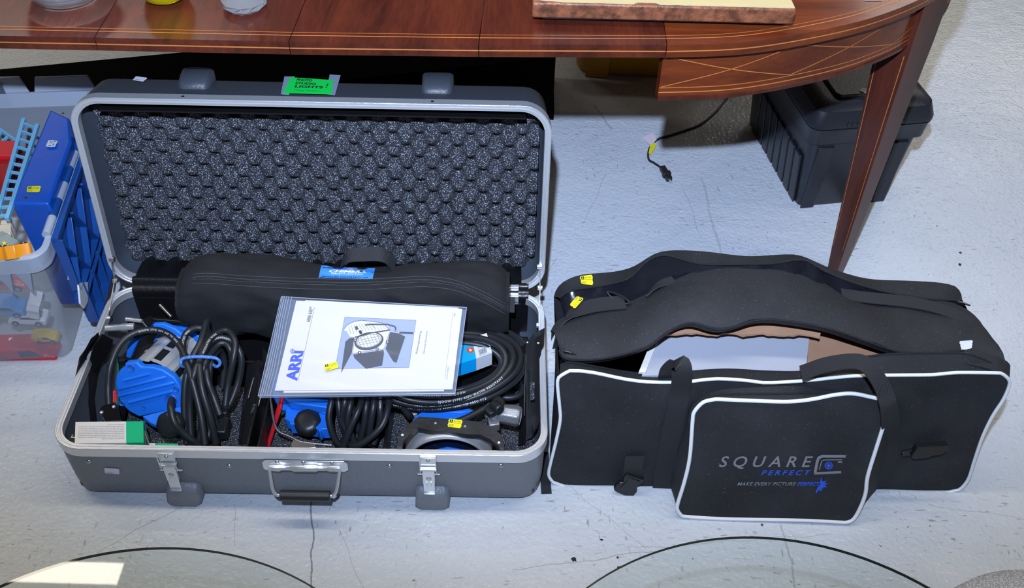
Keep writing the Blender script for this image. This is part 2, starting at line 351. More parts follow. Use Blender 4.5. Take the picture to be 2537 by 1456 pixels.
#==TABLE==
mah = wood('mahogany', (0.030, 0.0055, 0.004), (0.115, 0.019, 0.008), 'y')
mahx = wood('mahogany_edge', (0.10, 0.018, 0.009), (0.27, 0.055, 0.018), 'x')
mahb = wood('mahogany_warm', (0.085, 0.014, 0.005), (0.20, 0.036, 0.008), 'x', 0.8)
mahz = wood('mahogany_leg', (0.035, 0.008, 0.005), (0.095, 0.020, 0.011), 'z')
inlay = mat('boxwood_inlay', (0.46, 0.16, 0.04), 0.35)
TZ, TB = 0.74, 0.715
def table():
    t = thing('dining_table', (0.2, 2.1, 0), 'long polished mahogany dining table with inlaid lines, rounded end to the right', 'table')
    y_back = 2.68
    fx = [(-420, 112, 0), (243, 125, 0), (720, 135, 0), (1186, 141, 0), (1648, 143, 0)]
    back = [-1.20, -0.735, -0.365, -0.045, 0.275]
    for i in range(4):
        a = P(fx[i][0], fx[i][1], TB); c = P(fx[i+1][0], fx[i+1][1], TB); a.x += .0007; c.x -= .0007
        b = B(); dirx = (c-a).normalized()
        A, Cc = V((a.x, a.y, 0)), V((c.x, c.y, 0)); D1, D2 = V((back[i]+.0007, y_back, 0)), V((back[i+1]-.0007, y_back, 0))
        b.prism([q+V((0, 0, TB)) for q in (A, Cc, D2, D1)], (0, 0, TZ-TB), 0)
        f = quad(A+V((0, 0, TZ)), Cc+V((0, 0, TZ)), D1+V((0, 0, TZ)), D2+V((0, 0, TZ)))
        d = 1.0/(y_back-a.y)
        patch(b, f, 0, 0.020*d, 1, 0.0222*d, 1, 0.0003); patch(b, f, 0, 0.0305*d, 1, 0.0318*d, 1, 0.0003)
        g = quad(A+V((0, 0, TB)), Cc+V((0, 0, TB)), A+V((0, 0, TZ)), Cc+V((0, 0, TZ)))
        patch(b, g, 0, 0.46, 1, 0.55, 1, 0.0003)
        obj('table_leaf', b, [mah, inlay], t, bevel=0.0)
    # rounded end
    ed = [(0.2575, 1.579), (0.37, 1.592), (0.468, 1.619), (0.593, 1.671), (0.684, 1.724), (0.774, 1.795), (0.87, 1.90), (0.94, 2.04), (0.965, 2.2), (0.93, 2.38), (0.83, 2.52), (0.6, 2.63), (0.2765, 2.68)]
    ed = smooth([V((x, y, 0)) for x, y in ed], 6)
    b = B(); b.prism([q+V((0, 0, TB)) for q in ed], (0, 0, TZ-TB), 0)
    ctr = V((0.2, 2.15, 0))
    def offs(pl, d):
        out = []
        for i, q in enumerate(pl):
            tt = (pl[min(i+1, len(pl)-1)]-pl[max(i-1, 0)]).normalized(); out.append(q+V((-tt.y, tt.x, 0))*d)
        return out
    def band(b, pl, d0, d1, z, mi): A, D = offs(pl, d0), offs(pl, d1); n = len(pl); b.add([q+V((0, 0, z)) for q in A]+[q+V((0, 0, z)) for q in D], [(i, i+1, n+i+1, n+i) for i in range(n-1)], mi)
    band(b, ed, 0.020, 0.0222, TZ+.0003, 1); band(b, ed, 0.0305, 0.0318, TZ+.0003, 1)
    def vband(b, pl, d, z0, z1, mi): A = offs(pl, d); n = len(pl); b.add([q+V((0, 0, z0)) for q in A]+[q+V((0, 0, z1)) for q in A], [(i, i+1, n+i+1, n+i) for i in range(n-1)], mi)
    vband(b, ed, -0.0004, 0.7262, 0.7285, 1)
    obj('table_end_leaf', b, [mahb, inlay], t)
    # apron under the rounded end
    ap = offs(ed, 0.017); ap = [q for q in ap if q.x > 0.254 and q.y < 2.5]; AZ = 0.617
    b = B(); inn = offs(ap, 0.022); n = len(ap)
    loops = [[q+V((0, 0, z)) for q in pl] for pl, z in ((ap, AZ+.008), (ap, TB), (inn, TB), (inn, AZ), (offs(ap, -0.003), AZ), (offs(ap, -0.003), AZ+.007), (ap, AZ+.008))]
    for k in range(6):
        b.add(loops[k]+loops[k+1], [(i, n+i, n+i+1, i+1) for i in range(n-1)], 2 if k in (3, 4, 5) else 0)
    b.add([l[0] for l in loops[:6]], [(0, 1, 2, 3, 4, 5)], 0)
    vband(b, ap, -0.0005, AZ+.015, AZ+.0172, 1); vband(b, ap, -0.0005, AZ+.025, AZ+.0265, 1); vband(b, ap, -0.0005, TB-.0075, TB-.006, 1)
    # lattice of diamonds
    s = [0.0]
    for i in range(1, n): s.append(s[-1]+(ap[i]-ap[i-1]).length)
    def at(d):
        for i in range(1, n):
            if s[i] >= d: k = (d-s[i-1])/(s[i]-s[i-1]); tt = (ap[i]-ap[i-1]).normalized(); return ap[i-1].lerp(ap[i], k)+V((tt.y, -tt.x, 0))*.0006
        return ap[-1]
    zl, zh = AZ+.027, TB-.008
    for k in range(0, 6):
        for (za, zb) in ((zl, zh), (zh, zl)):
            m_ = 14; wq = 0.0016; base_ = k*0.125+0.004
            vs = []
            for j in range(m_+1): q = at(base_+0.25*j/m_ if (k % 1 == 0) else 0); z = za+(zb-za)*j/m_; vs += [q+V((0, 0, z)), q+V((0, 0, z+wq))]
            if (k % 2 == 0): b.add(vs, [(2*j, 2*j+2, 2*j+3, 2*j+1) for j in range(m_)], 1)
    obj('apron', b, [mahb, inlay, mahz], t)
    # leg
    b = B(); B0 = V((0.775, 1.803, 0))
    Bv = B0; dC = V((.79, .613, 0)); dA = V((-.613, .79, 0))
    def sq(wd, z): return [Bv+V((0, 0, z)), Bv+dC*wd+V((0, 0, z)), Bv+dC*wd+dA*wd+V((0, 0, z)), Bv+dA*wd+V((0, 0, z))]
    b.rings([sq(.027, 0), sq(.034, .07), sq(.078, AZ), sq(.080, TB)], 0, True, True)
    def fl(u, v, h=0):   # front face of the leg
        wd = .034+(.078-.034)*max(0, (v-.07))/(AZ-.07); return Bv+dA*(wd*u)+V((0, 0, v))-dC*(0.0005)
    for u in (0.10, 0.88): b.grid(lambda i, j, u=u: fl(u+.022*i, .08+(AZ-.1)*j), 1, 12, 1)
    obj('leg', b, [mahz, inlay], t, bevel=0.0008, label='tapered square leg edged with pale inlay lines')
    # rails under the leaves
    b = B(); b.box((-1.2, 1.95, 0.66), (1.5, 0, 0), (0, .05, 0), (0, 0, .054)); b.box((-1.2, 2.3, 0.66), (1.5, 0, 0), (0, .05, 0), (0, 0, .054))
    obj('rail', b, mahz, t)
table()
#==CASE==
abs_g = mat('grey_moulded_plastic', (0.158, 0.172, 0.192), 0.40, bump=0.5, bscale=260)
abs_d = mat('dark_grey_moulded_plastic', (0.036, 0.043, 0.055), 0.45, bump=0.3, bscale=260)
abs_i = mat('slate_inner_plastic', (0.050, 0.062, 0.080), 0.5, bump=0.1, bscale=260)
liner = mat('black_liner', (0.006, 0.006, 0.007), 0.35, bump=0.4, bscale=120)
foam_m = speckle('charcoal_foam', (0.012, 0.014, 0.018), (0.36, 0.37, 0.42), 520, 0.605)
RB = 0.05
def tub(fr, W, D, rings_, k=6):
    return [[fr(u, v, z) for u, v in rrect(W, D, ins, r, k)] for z, ins, r in rings_]
def hard_case():
    t = thing('equipment_case', CO, 'open grey hard equipment case with aluminium rim and foam-lined lid', 'case')
    # lower shell, bottom closed
    b = B(); L_ = tub(K, CW, CD_, [(.139, .0035, RB), (.05, .006, RB-.004), (.012, .0095, RB-.008), (.004, .016, .036), (.0015, .022, .03)])
    b.rings(L_[::-1], 0, True); b.rings(tub(K, CW, CD_, [(.139, .0035, RB), (.139, .0085, RB-.005), (.02, .014, RB-.01), (.014, .022, .03)]), 1, False, True)
    sh = obj('lower_shell', b, [abs_g, abs_i], t, sm=True, ang=50)
    for u in (.224, .694):   # moulded feet on the front edge
        b = B(); F = [[K(u-.036+du, dv, z) for du, dv, z in ((-.0+i, 0.014, zz), (i2, dv_, zz))] for i, i2, dv_, zz in ()]
        lo = []
        for z, g, dv in ((.052, .006, .012), (.046, .0, -.004), (.03, -.001, -.015), (.012, -.002, -.0175), (.0, .004, -.014)):
            lo.append([K(u+x, v, z) for x, v in ((-.032+g, .02), (-.030+g, dv+.004), (-.024+g, dv), (.024-g, dv), (.030-g, dv+.004), (.032-g, .02))])
        b.rings(lo, 0, True, True); obj('moulded_foot', b, abs_g, t, sm=True, ang=60)
    def rim(fr, z0, z1, name, par, W=CW, D=CD_):
        b = B(); prof = [(z0, .003), (z0, .0), (z1-.001, .0), (z1, .001), (z1, .0032), (z1-.0012, .004), (z1-.0012, .0058), (z1, .0066), (z1, .0088), (z1-.0016, .0095), (z1-.0016, .0125), (z0+.004, .013)]
        loops = [[fr(u, v, z) for u, v in rrect(W, D, ins, RB+.008-ins*.8, 9)] for z, ins in prof]
        b.rings(loops, 0); return obj(name, b, alu, par, sm=True, ang=28)
    rim(K, .134, CH, 'lower_rim', t)
    # lid shell and rim, opened back past upright
    fr = lambda u, v, z: LD(u, v, -z)
    lid = B(); rg = [(.017, .0035, RB), (.05, .006, RB-.003), (.105, .010, RB-.006), (.117, .016, .04), (.122, .028, .03)]
    lid.rings(tub(fr, CW, CD_, [(-z, i, r) for z, i, r in rg]), 0, False, True)
    lid.rings(tub(fr, CW, CD_, [(-.017, .0035, RB), (-.017, .0085, RB-.004), (-.10, .014, .044), (-.112, .024, .035)])[::-1], 1, True)
    ls = obj('lid_shell', lid, [abs_d, abs_i], t, sm=True, ang=50)
    rim(lambda u, v, z: LD(u, v, .022-z), 0, .022, 'lid_rim', t)
    for u in (.222, .688):
        b = B(); lo = []
        for d, g, dv in ((.058, .006, -.006), (.064, .0, .004), (.085, -.001, .0115), (.112, -.002, .013), (.124, .004, .008)):
            lo.append([LD(u+x, CD_+v, d) for x, v in ((-.030+g, -.02), (-.028+g, dv-.004), (-.022+g, dv), (.022-g, dv), (.028-g, dv-.004), (.030-g, -.02))])
        b.rings(lo, 0, True, True); obj('moulded_foot', b, abs_d, t, sm=True, ang=60)
        b = B(); b.cyl(LD(u-.005, CD_-.004, .011), LD(u-.005, CD_+.0012, .011), .003, 12); obj('rivet', b, black, t)
    # egg-crate foam in the lid
    def fm(i, j):
        u = .020+.868*i; wv = .020+.362*j; ph = 2*PI/.0512
        s_ = math.cos(ph*(u-.01))*math.cos(2*PI/.053*(wv-.004)); s_ = (abs(s_)**.85)*(1 if s_ > 0 else -1)
        edge = min(1, 12*min(j, 1-j)+.25)
        sag = 0.010*math.sin(PI*i)*(1-j)
        if j < .03: wv -= .018*(.5+.5*math.cos(ph*(u-.01)))**1.5+sag*0
        return LD(u, wv-.004*math.sin(u*40)*0, .068-.0165*s_*1.0)
    b = B(); b.grid(fm, 250, 110, 0, True)
    n0 = len(b.v)
    edge = [fm(i/250, 0) for i in range(251)]; e2 = [q+ln*.03 for q in edge]; b.add(edge+e2, [(i, i+1, 252+i, 251+i) for i in range(250)], 0)
    for i in (0, 1):
        e = [fm(i, j/110) for j in range(111)]; e2 = [q+ln*.03 for q in e]; b.add(e+e2, [(q, q+1, 112+q, 111+q) for q in range(110)], 0)
    obj('egg_crate_foam', b, foam_m, t, sm=True, ang=80)
    # black fabric liner strip below the foam, hinge covers
    b = B(); b.box(LD(.046, .012, .004), ex*.815, l1*.003, ln*.094); b.box(LD(.046, .012, .094), ex*.815, l1*.385, ln*.004); b.box(LD(.05, .395, .012), ex*.81, l1*.003, ln*.086); obj('lid_liner_and_gap_shade', b, liner, t)  # last box: black sheet standing in for the shadow above the foam
    for u0, u1 in ((.044, .150), (.855, .876)):
        b = B(); um = (u0+u1)/2; path = smooth([LD(um, .018, .004), LD(um, .0155, -.003), LD(um, .006, -.0065), K(um, CD_-.008, CH+.007), K(um, CD_-.0165, CH+.0005), K(um, CD_-.0175, CH-.02), K(um, CD_-.0175, CH-.10)], 5)
        b.ribbon(path, [ex*(u1-u0)]*len(path), .0015); obj('hinge_cover', b, liner, t, sm=True)
    # inner liner: back board, dividers, bottom foam
    b = B(); b.box(K(.05, CD_-.02, .015), ex*.81, ey*.004, ez*.125); obj('back_liner', b, liner, t)
    b = B(); b.box(K(.02, .018, .0145), ex*(CW-.04), ey*(CD_-.04), ez*.018); obj('base_foam', b, foam_m, t, bevel=.004); b = B(); b.box(K(.03, .268, .033), ex*(CW-.06), ey*.138, ez*.012); obj('base_liner', b, liner, t, bevel=.002)
    for u, v0, v1, zt, tl in ((.345, .02, .26, .115, .0), (.60, .02, .22, .10, 0), (.362, .02, .25, .10, .0)):
        b = B(); b.box(K(u, v0, .032), ex*.005, ey*(v1-v0), ez*(zt-.032)); obj('divider', b, liner, t, bevel=.001)
    b = B(); b.box(K(.04, .262, .032), ex*.82, ey*.005, ez*.075); obj('divider', b, liner, t, bevel=.001)
    # lid stays
    for s_, u in ((1, .012), (-1, CW-.012)):
        b = B(); a = LD(u, .065, -.001); m_ = K(u-.003*s_, CD_-.002, CH+.012)+ez*.004; c = K(u, CD_-.085, CH-.012)
        for p_, q_ in ((a, m_), (m_, c)):
            d = (q_-p_).normalized(); wv = ex.cross(d).normalized()*.011; b.ribbon([p_, p_.lerp(q_, .5), q_], [wv]*3, .0022)
        for q in (a, m_, c): b.cyl(q-ex*.005, q+ex*.005, .0055, 14)
        obj('lid_stay', b, chrome if s_ < 0 else steel, t, bevel=.0004)
    # latches
    for u in (.215, .69):
        b = B(); y = -.001
        b.box(K(u-.0145, -.004, .128), ex*.029, ey*.004, ez*.024); b.box(K(u-.0155, -.0085, .121), ex*.031, ey*.008, ez*.0045)
        b.tube(smooth([K(u-.0145, -.009, .1535), K(u-.0145, -.0095, .14), K(u-.0145, -.0085, .118), K(u-.0145, -.006, .105)], 3), .0011, 6)
        b.tube(smooth([K(u+.0145, -.009, .1535), K(u+.0145, -.0095, .14), K(u+.0145, -.0085, .118), K(u+.0145, -.006, .105)], 3), .0011, 6)
        b.cyl(K(u-.0155, -.0085, .121), K(u+.0155, -.0085, .121), .003, 12); b.cyl(K(u-.014, -.006, .1525), K(u+.014, -.006, .1525), .002, 10)
        la = obj('latch', b, chrome, t, bevel=.0008)
        b = B(); b.prism([K(u+x, -.0065, z) for x, z in ((-.0105, .118), (.0105, .118), (.0105, .047), (-.0105, .047))], ey*-.0018)
        for sx_ in (-1, 1): b.box(K(u+sx_*.0105-.0007, -.0085, .075), ex*.0014, ey*.006, ez*.043)
        b.tube([K(u-.0105, -.010, .0475), K(u+.0105, -.010, .0475)], .0025, 10)
        b.tube([K(u-.004, -.0088, .083), K(u-.004, -.0088, .072)], .0014, 8); b.tube([K(u+.004, -.0088, .083), K(u+.004, -.0088, .072)], .0014, 8)
        b.prism([K(u-.022, -.002, .102), K(u+.022, -.002, .102), K(u+.020, -.002, .097), K(u-.020, -.002, .097)], ey*-.001)
        obj('latch_lever', b, chrome, la, bevel=.0005)
        b = B(); b.lathe(K(u, -.0083, .093), -ey, [(.0001, .001), (.0045, .001), (.0055, .0), (.0055, -.001)], 14); obj('latch_rivet', b, steel, la, sm=True); b = B(); b.lathe(K(u, -.004, .142), -ey, [(.0001, .0018), (.003, .0014), (.004, 0)], 14); obj('latch_rivet', b, steel, la, sm=True)
    # carrying handle
    u0, u1 = .388, .540; b = B()
    def hp(u, z, y=-.001): return K(u, y, z)
    b.prism([hp(u, z) for u, z in ((u0+.004, .134), (u1-.004, .134), (u1+.002, .128), (u1+.002, .108), (u1-.006, .102), (u1-.018, .104), (u0+.018, .104), (u0+.006, .102), (u0-.002, .108), (u0-.002, .128))], ey*-.002)
    hd = obj('carrying_handle', b, chrome, t, bevel=.0008)
    b = B(); prof = [(u0+.012, .0065), (u0+.03, .0075), (u0+.034, .0055), (u0+.052, .0055), (u0+.056, .0078), (u1-.056, .0078), (u1-.052, .0055), (u1-.034, .0055), (u1-.03, .0075), (u1-.012, .0065)]
    b.tube([K(u, -.006, .118) for u, r in prof], [r for u, r in prof], 14); obj('hinge_barrel', b, chrome, hd, sm=True)
    b = B(); b.tube(smooth([K(u0+.012, -.010, .119), K(u0+.013, -.016, .112), K(u0+.018, -.034, .089), K(u0+.024, -.039, .081), K(u0+.034, -.040, .079), K(u1-.034, -.040, .079), K(u1-.024, -.039, .081), K(u1-.018, -.034, .089), K(u1-.013, -.016, .112), K(u1-.012, -.010, .119)], 5), .0032, 10); obj('bail', b, chrome, hd, sm=True)
    b = B(); a, c = u0+.031, u1-.029; b.tube([K(a, -.04, .079), K(a+.0015, -.04, .079), K(c-.0015, -.04, .079), K(c, -.04, .079)], [.0085, .0102, .0102, .0085], 20); obj('grip', b, rubber, hd, sm=True)
    for u in (u0+.026, (u0+u1)/2-.002, u1-.026): b = B(); b.lathe(K(u, -.003, .130), -ey, [(.0001, .0016), (.0035, .0013), (.0045, 0)], 14); obj('rivet', b, steel, hd, sm=True)
    for px, py in ((220, 1143), (568, 1154), (965, 1154), (1241, 1153)):
        q = Pp(px, py, K(0, .004, 0), ey); b = B(); b.lathe(q, -ey, [(.0001, .003), (.003, .0026), (.0046, .001), (.005, 0)], 16); obj('rivet', b, steel, t, sm=True)
    # stickers
    o_ = K(0, .0045, 0)
    f = quad(Pp(260, 1170, o_, ey)-ey*.001, Pp(297, 1173, o_, ey)-ey*.001, Pp(258, 1157, o_, ey)-ey*.001, Pp(297, 1160, o_, ey)-ey*.001); white_tag(f, t)
    o_ = LD(0, CD_-.004, .05); nn = (l1 + ln*.05).normalized()
    def T(px, py): return Pp(px, py, o_, nn)+nn*.003
    white_tag(quad(T(329, 202), T(356, 206), T(337, 193), T(367, 197)), t)
    b = B(); g = quad(T(702, 235), T(822, 238), T(721, 196), T(826, 203), .0006); b.prism([g(0, 0), g(1, 0), g(1, 1), g(0, 1)], nn*.0003, 0)
    tx = [('PHOTO', .16, .79, .52, .95), ('STUDIO', .16, .57, .63, .72), ('LIGHTS', .18, .36, .80, .52), ('!', .85, .40, .90, .72), ('Photo System', .20, .12, .72, .24)]
    for s_, a, c, d, e in tx: put_text(b, s_, g, a, c, d, e, 1 if s_[0] != 'P' or s_[1] == 'H' else 2, .0006, 0.035 if s_[1:2] != 'h' else 0, 0.25 if s_ == '!' else 0.1)
    nm = mat('green_note_paper', (0.0, 0.62, 0.07), 0.6); ns = obj('note', b, [nm, ink, mat('faint_green_ink', (0.0, 0.22, 0.05), .6)], t, label='bright green handwritten paper note')
    b = B()
    for q in (((696, 237), (716, 240), (705, 193), (731, 193)), ((808, 237), (830, 240), (817, 188), (844, 190))):
        w_ = [T(*k) for k in q]; b.prism([w_[0], w_[1], w_[3], w_[2]], nn*.0001)
    obj('clear_tape', b, mat('clear_tape', (0.35, 0.42, 0.55), 0.25, alpha=0.5), ns)
    return t
hard_case()
#==CONTENTS==
from mathutils.bvhtree import BVHTree
def bvh(b): return BVHTree.FromPolygons([tuple(q) for q in b.v], b.f)
def hit(t, px, py, off=0.0):
    d = ray(px, py).normalized(); h = t.ray_cast(CAM, d)
    if h[0] is None: return None
    n = h[1] if h[1].dot(d) < 0 else -h[1]
    return h[0]+n*off
def surf(t, q, off=0.0004):   # map the unit square onto a curved surface seen in a pixel quad (00,10,01,11)
    last = [None]
    nn = ray(sum(p[0] for p in q)/4, sum(p[1] for p in q)/4).normalized()*-1
    def f(u, v, h=0.0):
        x = (q[0][0]*(1-u)+q[1][0]*u)*(1-v)+(q[2][0]*(1-u)+q[3][0]*u)*v; y = (q[0][1]*(1-u)+q[1][1]*u)*(1-v)+(q[2][1]*(1-u)+q[3][1]*u)*v
        p_ = hit(t, x, y)
        if p_ is None: p_ = last[0] or P(x, y, .1)
        last[0] = p_; return p_+nn*(off+h)
    return f
def rp(pts, z=None, n=6): return smooth([P(p[0], p[1], p[2] if len(p) > 2 else z) for p in pts], n)
def tube_text(b, s_, path, r, start, hgt, mi=0, flipy=1):
    L_ = [0.0]
    for i in range(1, len(path)): L_.append(L_[-1]+(path[i]-path[i-1]).length)
    vs, fs = text2d(s_, 0.01, 0, 'LEFT', 1.3); out = []
    for x, y in vs:
        d = start+x*hgt; i = 1
        while i < len(L_)-1 and L_[i] < d: i += 1
        k = (d-L_[i-1])/max(1e-9, L_[i]-L_[i-1]); p_ = path[i-1].lerp(path[i], min(1, max(0, k))); tt = (path[i]-path[i-1]).normalized()
        up = (CAM-p_).normalized(); cr = up.cross(tt).normalized()*flipy; yy = (y-.35)*hgt; up2 = tt.cross(cr)*flipy; up2 = up2 if up2.dot(up) > 0 else -up2
        out.append(p_+cr*yy+up2*(math.sqrt(max(0, r*r-yy*yy))+.0003))
    b.add(out, fs, mi)
cprint = mat('white_cable_print', (0.55, 0.57, 0.6), 0.6)
wire = mat('wire_guard', (0.42, 0.42, 0.44), 0.3, 0.9)
mesh_m = speckle('scrim_gauze', (0.03, 0.03, 0.035), (0.5, 0.5, 0.53), 900, 0.52, 0.5)
cordm = mat('bungee_cord', (0.01, 0.13, 0.6), 0.6); 
def cord_mat():
    N, L = nt(cordm); tc = N.new('ShaderNodeTexCoord'); k = N.new('ShaderNodeTexChecker'); k.inputs['Scale'].default_value = 420
    k.inputs['Color1'].default_value = (0.01, 0.13, 0.62, 1); k.inputs['Color2'].default_value = (0.16, 0.35, 0.75, 1); L.new(tc.outputs['Object'], k.inputs['Vector']); L.new(k.outputs['Color'], N['Principled BSDF'].inputs['Base Color'])
cord_mat()
def lamp_head(c, a, L_, Rr, ln_, name, label, outline=None, group=None):
    """extruded aluminium lamp body between two blue cast end caps; c centre of near cap, a axis towards the near cap, L_ lens side"""
    a = a.normalized(); L_ = (L_-a*L_.dot(a)).normalized(); T = a.cross(L_)
    if T.z < 0: T = -T
    t = thing(name, V((c.x, c.y, .033)), label, 'studio light', group)
    b = B(); n = 72
    def rr(th):
        q = (th/(2*PI)*72) % 9; return Rr*(.90 if q < 1.2 else .955 if q < 2.4 else .93)
    nl = 12
    vs = []; fs = []; ms = []
    for i in range(nl+1):
        for j in range(n): th = 2*PI*j/n; r = rr(th); vs.append(c-a*(.012+(ln_-.02)*i/nl)+(L_*math.cos(th)+T*math.sin(th))*r)
    for i in range(nl):
        for j in range(n):
            fs.append((i*n+j, i*n+(j+1) % n, (i+1)*n+(j+1) % n, (i+1)*n+j)); q = j % 18
            ms.append(1 if ((9 <= j <= 11 or 20 <= j <= 22 or 30 <= j <= 32) and i in (1, 2, 3, 4, 6, 7, 8, 9)) else 0)
    o = len(b.v); b.v += vs; b.f += [list(x) for x in fs]; b.m += ms
    bs = mat('cast_aluminium', (0.50, 0.52, 0.56), 0.42, 0.35, bump=.1, bscale=90)
    obj('housing', b, [bs, black], t, sm=True, ang=12)
    # end caps
    for k, cc in ((0, c), (1, c-a*ln_)):
        b = B()
        if k == 0 and outline: pts = [Pp(x, y, cc, a) for x, y in outline]
        else:
            pts = []
            for j in range(48):
                th = 2*PI*j/48; u, v = math.cos(th), math.sin(th)
                pts.append(cc+(L_*u+T*max(v, -.72))*Rr*1.06)
        b.prism([q-a*.016 for q in pts], a*.016); cap = obj('end_cap', b, blue, t, bevel=.0035, bseg=3)
        if k == 0: cap0 = cap
    return t, cap0, a, L_, T
def cap_details(cap, cc, a, ribs, holes):
    b = B()
    for p0, p1 in ribs:
        q0, q1 = Pp(*p0, cc, a), Pp(*p1, cc, a); b2 = B(); b2.tube([q0, q0.lerp(q1, .02), q0.lerp(q1, .98), q1], [.0015, .0034, .0034, .0015], 10, flat=1.0); b2.v = [q+a*.0003 for q in b2.v]; obj('vent_rib', b2, blue, cap, sm=True)
    for x, y, r in holes:
        q = Pp(x, y, cc, a); b2 = B(); b2.lathe(q, a, [(r*.3, .0004), (r*.75, .0005), (r, .0018), (r*1.15, .0003)], 20); obj('screw_hole', b2, mat('blue_paint_recess', (0.01, 0.10, 0.45), .5), cap, sm=True)
def hank(name, loops, r, t_parent=None):
    out = []
    for q in loops: b = B(); b.tube(smooth([P(*p_) for p_ in q], 7, False), r, 10); out.append(b)
    return out
def lamp_one():
    c = P(367, 965, .15); a = V((-.12, -.94, .36))
    ol = [(285, 950), (288, 930), (298, 915), (310, 907), (308, 900), (339, 897), (350, 909), (375, 909), (402, 916), (430, 934), (445, 955), (451, 978), (450, 1009), (345, 1033), (320, 1020), (303, 1003), (291, 982)]
    t, cap, a, L_, T = lamp_head(c, a, V((-1, .1, -.1)), .060, .150, 'studio_lamp', 'blue and silver studio lamp at the left end of the open case', ol)
    cap_details(cap, c, a, [((306, 942), (372, 925)), ((292, 964), (412, 933)), ((291, 981), (432, 947)), ((318, 997), (428, 968))], [(325, 911, .0065), (302, 998, .0055), (437, 964, .0055), (356, 1008, .003), (424, 990, .011)])
    ac = c-a*.150
    b = B(); q = [(318, 878), (322, 850), (338, 825), (362, 806), (380, 797), (410, 796), (440, 808), (465, 828), (476, 850), (466, 852), (450, 836), (420, 818), (385, 818), (350, 838), (338, 862), (330, 882)]
    b.prism([Pp(x, y, ac+a*.014, a) for x, y in q], a*.012); obj('cap_flange', b, blue, t, bevel=.002)
    # gauze scrim and its green ring at the lens
    cc = P(280, 975, .078); tc_ = (CAM-cc).normalized(); n = (-_R*.9+tc_*.43).normalized()
    b = B(); b.lathe(cc, n, [(.0001, -.002), (.071, -.002), (.074, -.001)], 48); sc_ = obj('gauze_scrim', b, mesh_m, t, sm=True)
    b = B(); u = n.orthogonal().normalized(); w_ = n.cross(u); b.tube([cc+(u*math.cos(2*PI*j/48)+w_*math.sin(2*PI*j/48))*.0765 for j in range(48)], .0024, 8, closed=True); obj('scrim_ring', b, mat('green_enamel', (0.01, 0.11, 0.07), .3), sc_, sm=True)
    b = B(); c2 = cc-n*.010; b.lathe(c2, n, [(.071, -.006), (.075, -.006), (.075, .006), (.071, .006)], 48); obj('lens_ring', b, blackm, t, sm=True, ang=30)
    for q in ([(196, 885, .16), (240, 824, .175), (268, 862, .145), (246, 900, .12), (236, 940, .10), (233, 985, .085), (238, 1045, .055), (200, 1045, .06), (189, 985, .10), (187, 930, .15)], [(187, 930, .155), (199, 886, .175), (226, 838, .185), (246, 822, .19), (240, 836, .185), (216, 866, .17), (213, 900, .15), (203, 950, .12), (200, 1035, .07), (190, 1010, .08)],
              [(222, 890, .165), (228, 862, .178), (252, 826, .19), (280, 842, .165), (274, 868, .14), (248, 905, .12), (240, 930, .11)],
              [(200, 955, .12), (222, 905, .14), (236, 925, .11), (232, 985, .09), (236, 1050, .055), (206, 1050, .05)]):
        b = B(); pts = [P(*k) for k in q]; b.prism(pts, V((.0012, -.0006, .001))); obj('barn_door', b, blackm, t, bevel=.0005)
    b = B(); b.tube([P(262, 813, .185), P(300, 811, .185), P(303, 811, .185), P(333, 809, .185)], [.0068, .0068, .0080, .0080], 18); obj('spigot', b, chrome, t, sm=True)
    b = B(); b.tube([P(312, 790, .19), P(352, 795, .19)], .0042, 14); obj('clamp_screw', b, chrome, t, sm=True)
    b = B(); b.prism([P(x, y, .185) for x, y in ((314, 795), (350, 793), (372, 779), (380, 790), (372, 812), (330, 824), (316, 818))], V((0, 0, -.018))); obj('yoke_clamp', b, blackm, t, bevel=.002)
    b = B(); b.tube([P(353+.35*j, 797+2.6*(j*.16)+2.0*math.sin(j*2.1), .196) for j in range(64)], .0009, 6); obj('spring', b, chrome, t, sm=True)
    b = B(); b.prism([P(x, y, .14) for x, y in ((247, 1012), (254, 1004), (280, 997), (291, 1002), (300, 1042), (262, 1042))], V((0, 0, -.01))); pl = obj('hinge_plate', b, blackm, t, bevel=.001)
    for x, y in ((282, 1007), (252, 1021)): b = B(); b.lathe(P(x, y, .1405), V((0, 0, 1)), [(.0001, .0018), (.003, .0014), (.0035, 0)], 12); obj('screw', b, chrome, pl, sm=True)
    b = B(); b.tube(rp([(288, 985), (290, 1010), (294, 1032), (305, 1048)], .12), .0014, 8); obj('wire_guard', b, wire, t, sm=True)
    b = B(); b.prism([P(x, y, z) for x, y, z in ((280, 968, .13), (286, 966, .13), (290, 995, .12), (280, 996, .12))], V((.002, 0, -.002))); obj('filter_holder', b, red, t)
    b = B(); b.prism([P(x, y, .125) for x, y in ((352, 1030), (398, 1018), (450, 1005), (452, 1040), (395, 1056), (372, 1046))], V((0, 0, -.012))); obj('lower_bracket', b, blue, t, bevel=.002)
    # knob
    b = B(); kc = P(420, 1052, .125); ax = (a+V((0, 0, .5))).normalized(); u = ax.orthogonal().normalized(); w_ = ax.cross(u); lo = []
    for h, s_ in ((-.02, .8), (-.012, 1), (0, 1), (.006, .86), (.008, .5)):
        lo.append([kc+ax*h+(u*math.cos(2*PI*j/40)+w_*math.sin(2*PI*j/40))*.0262*s_*(1+.022*math.cos(8*2*PI*j/40)) for j in range(40)])
    b.rings(lo, 0, True, True); obj('focus_knob', b, black, t, sm=True, ang=50)
    # its own cable, gathered in a hank
    def cab(pts, txt=None, st=.05, r=.0066, fl=1):
        path = smooth([P(*q) for q in pts], 7); b = B(); b.tube(path, r, 12); o = obj('cable', b, rubber, t, sm=True)
        if txt: b = B(); tube_text(b, txt, path, r, st, .0052, 0, fl); obj('cable_print', b, cprint, o)
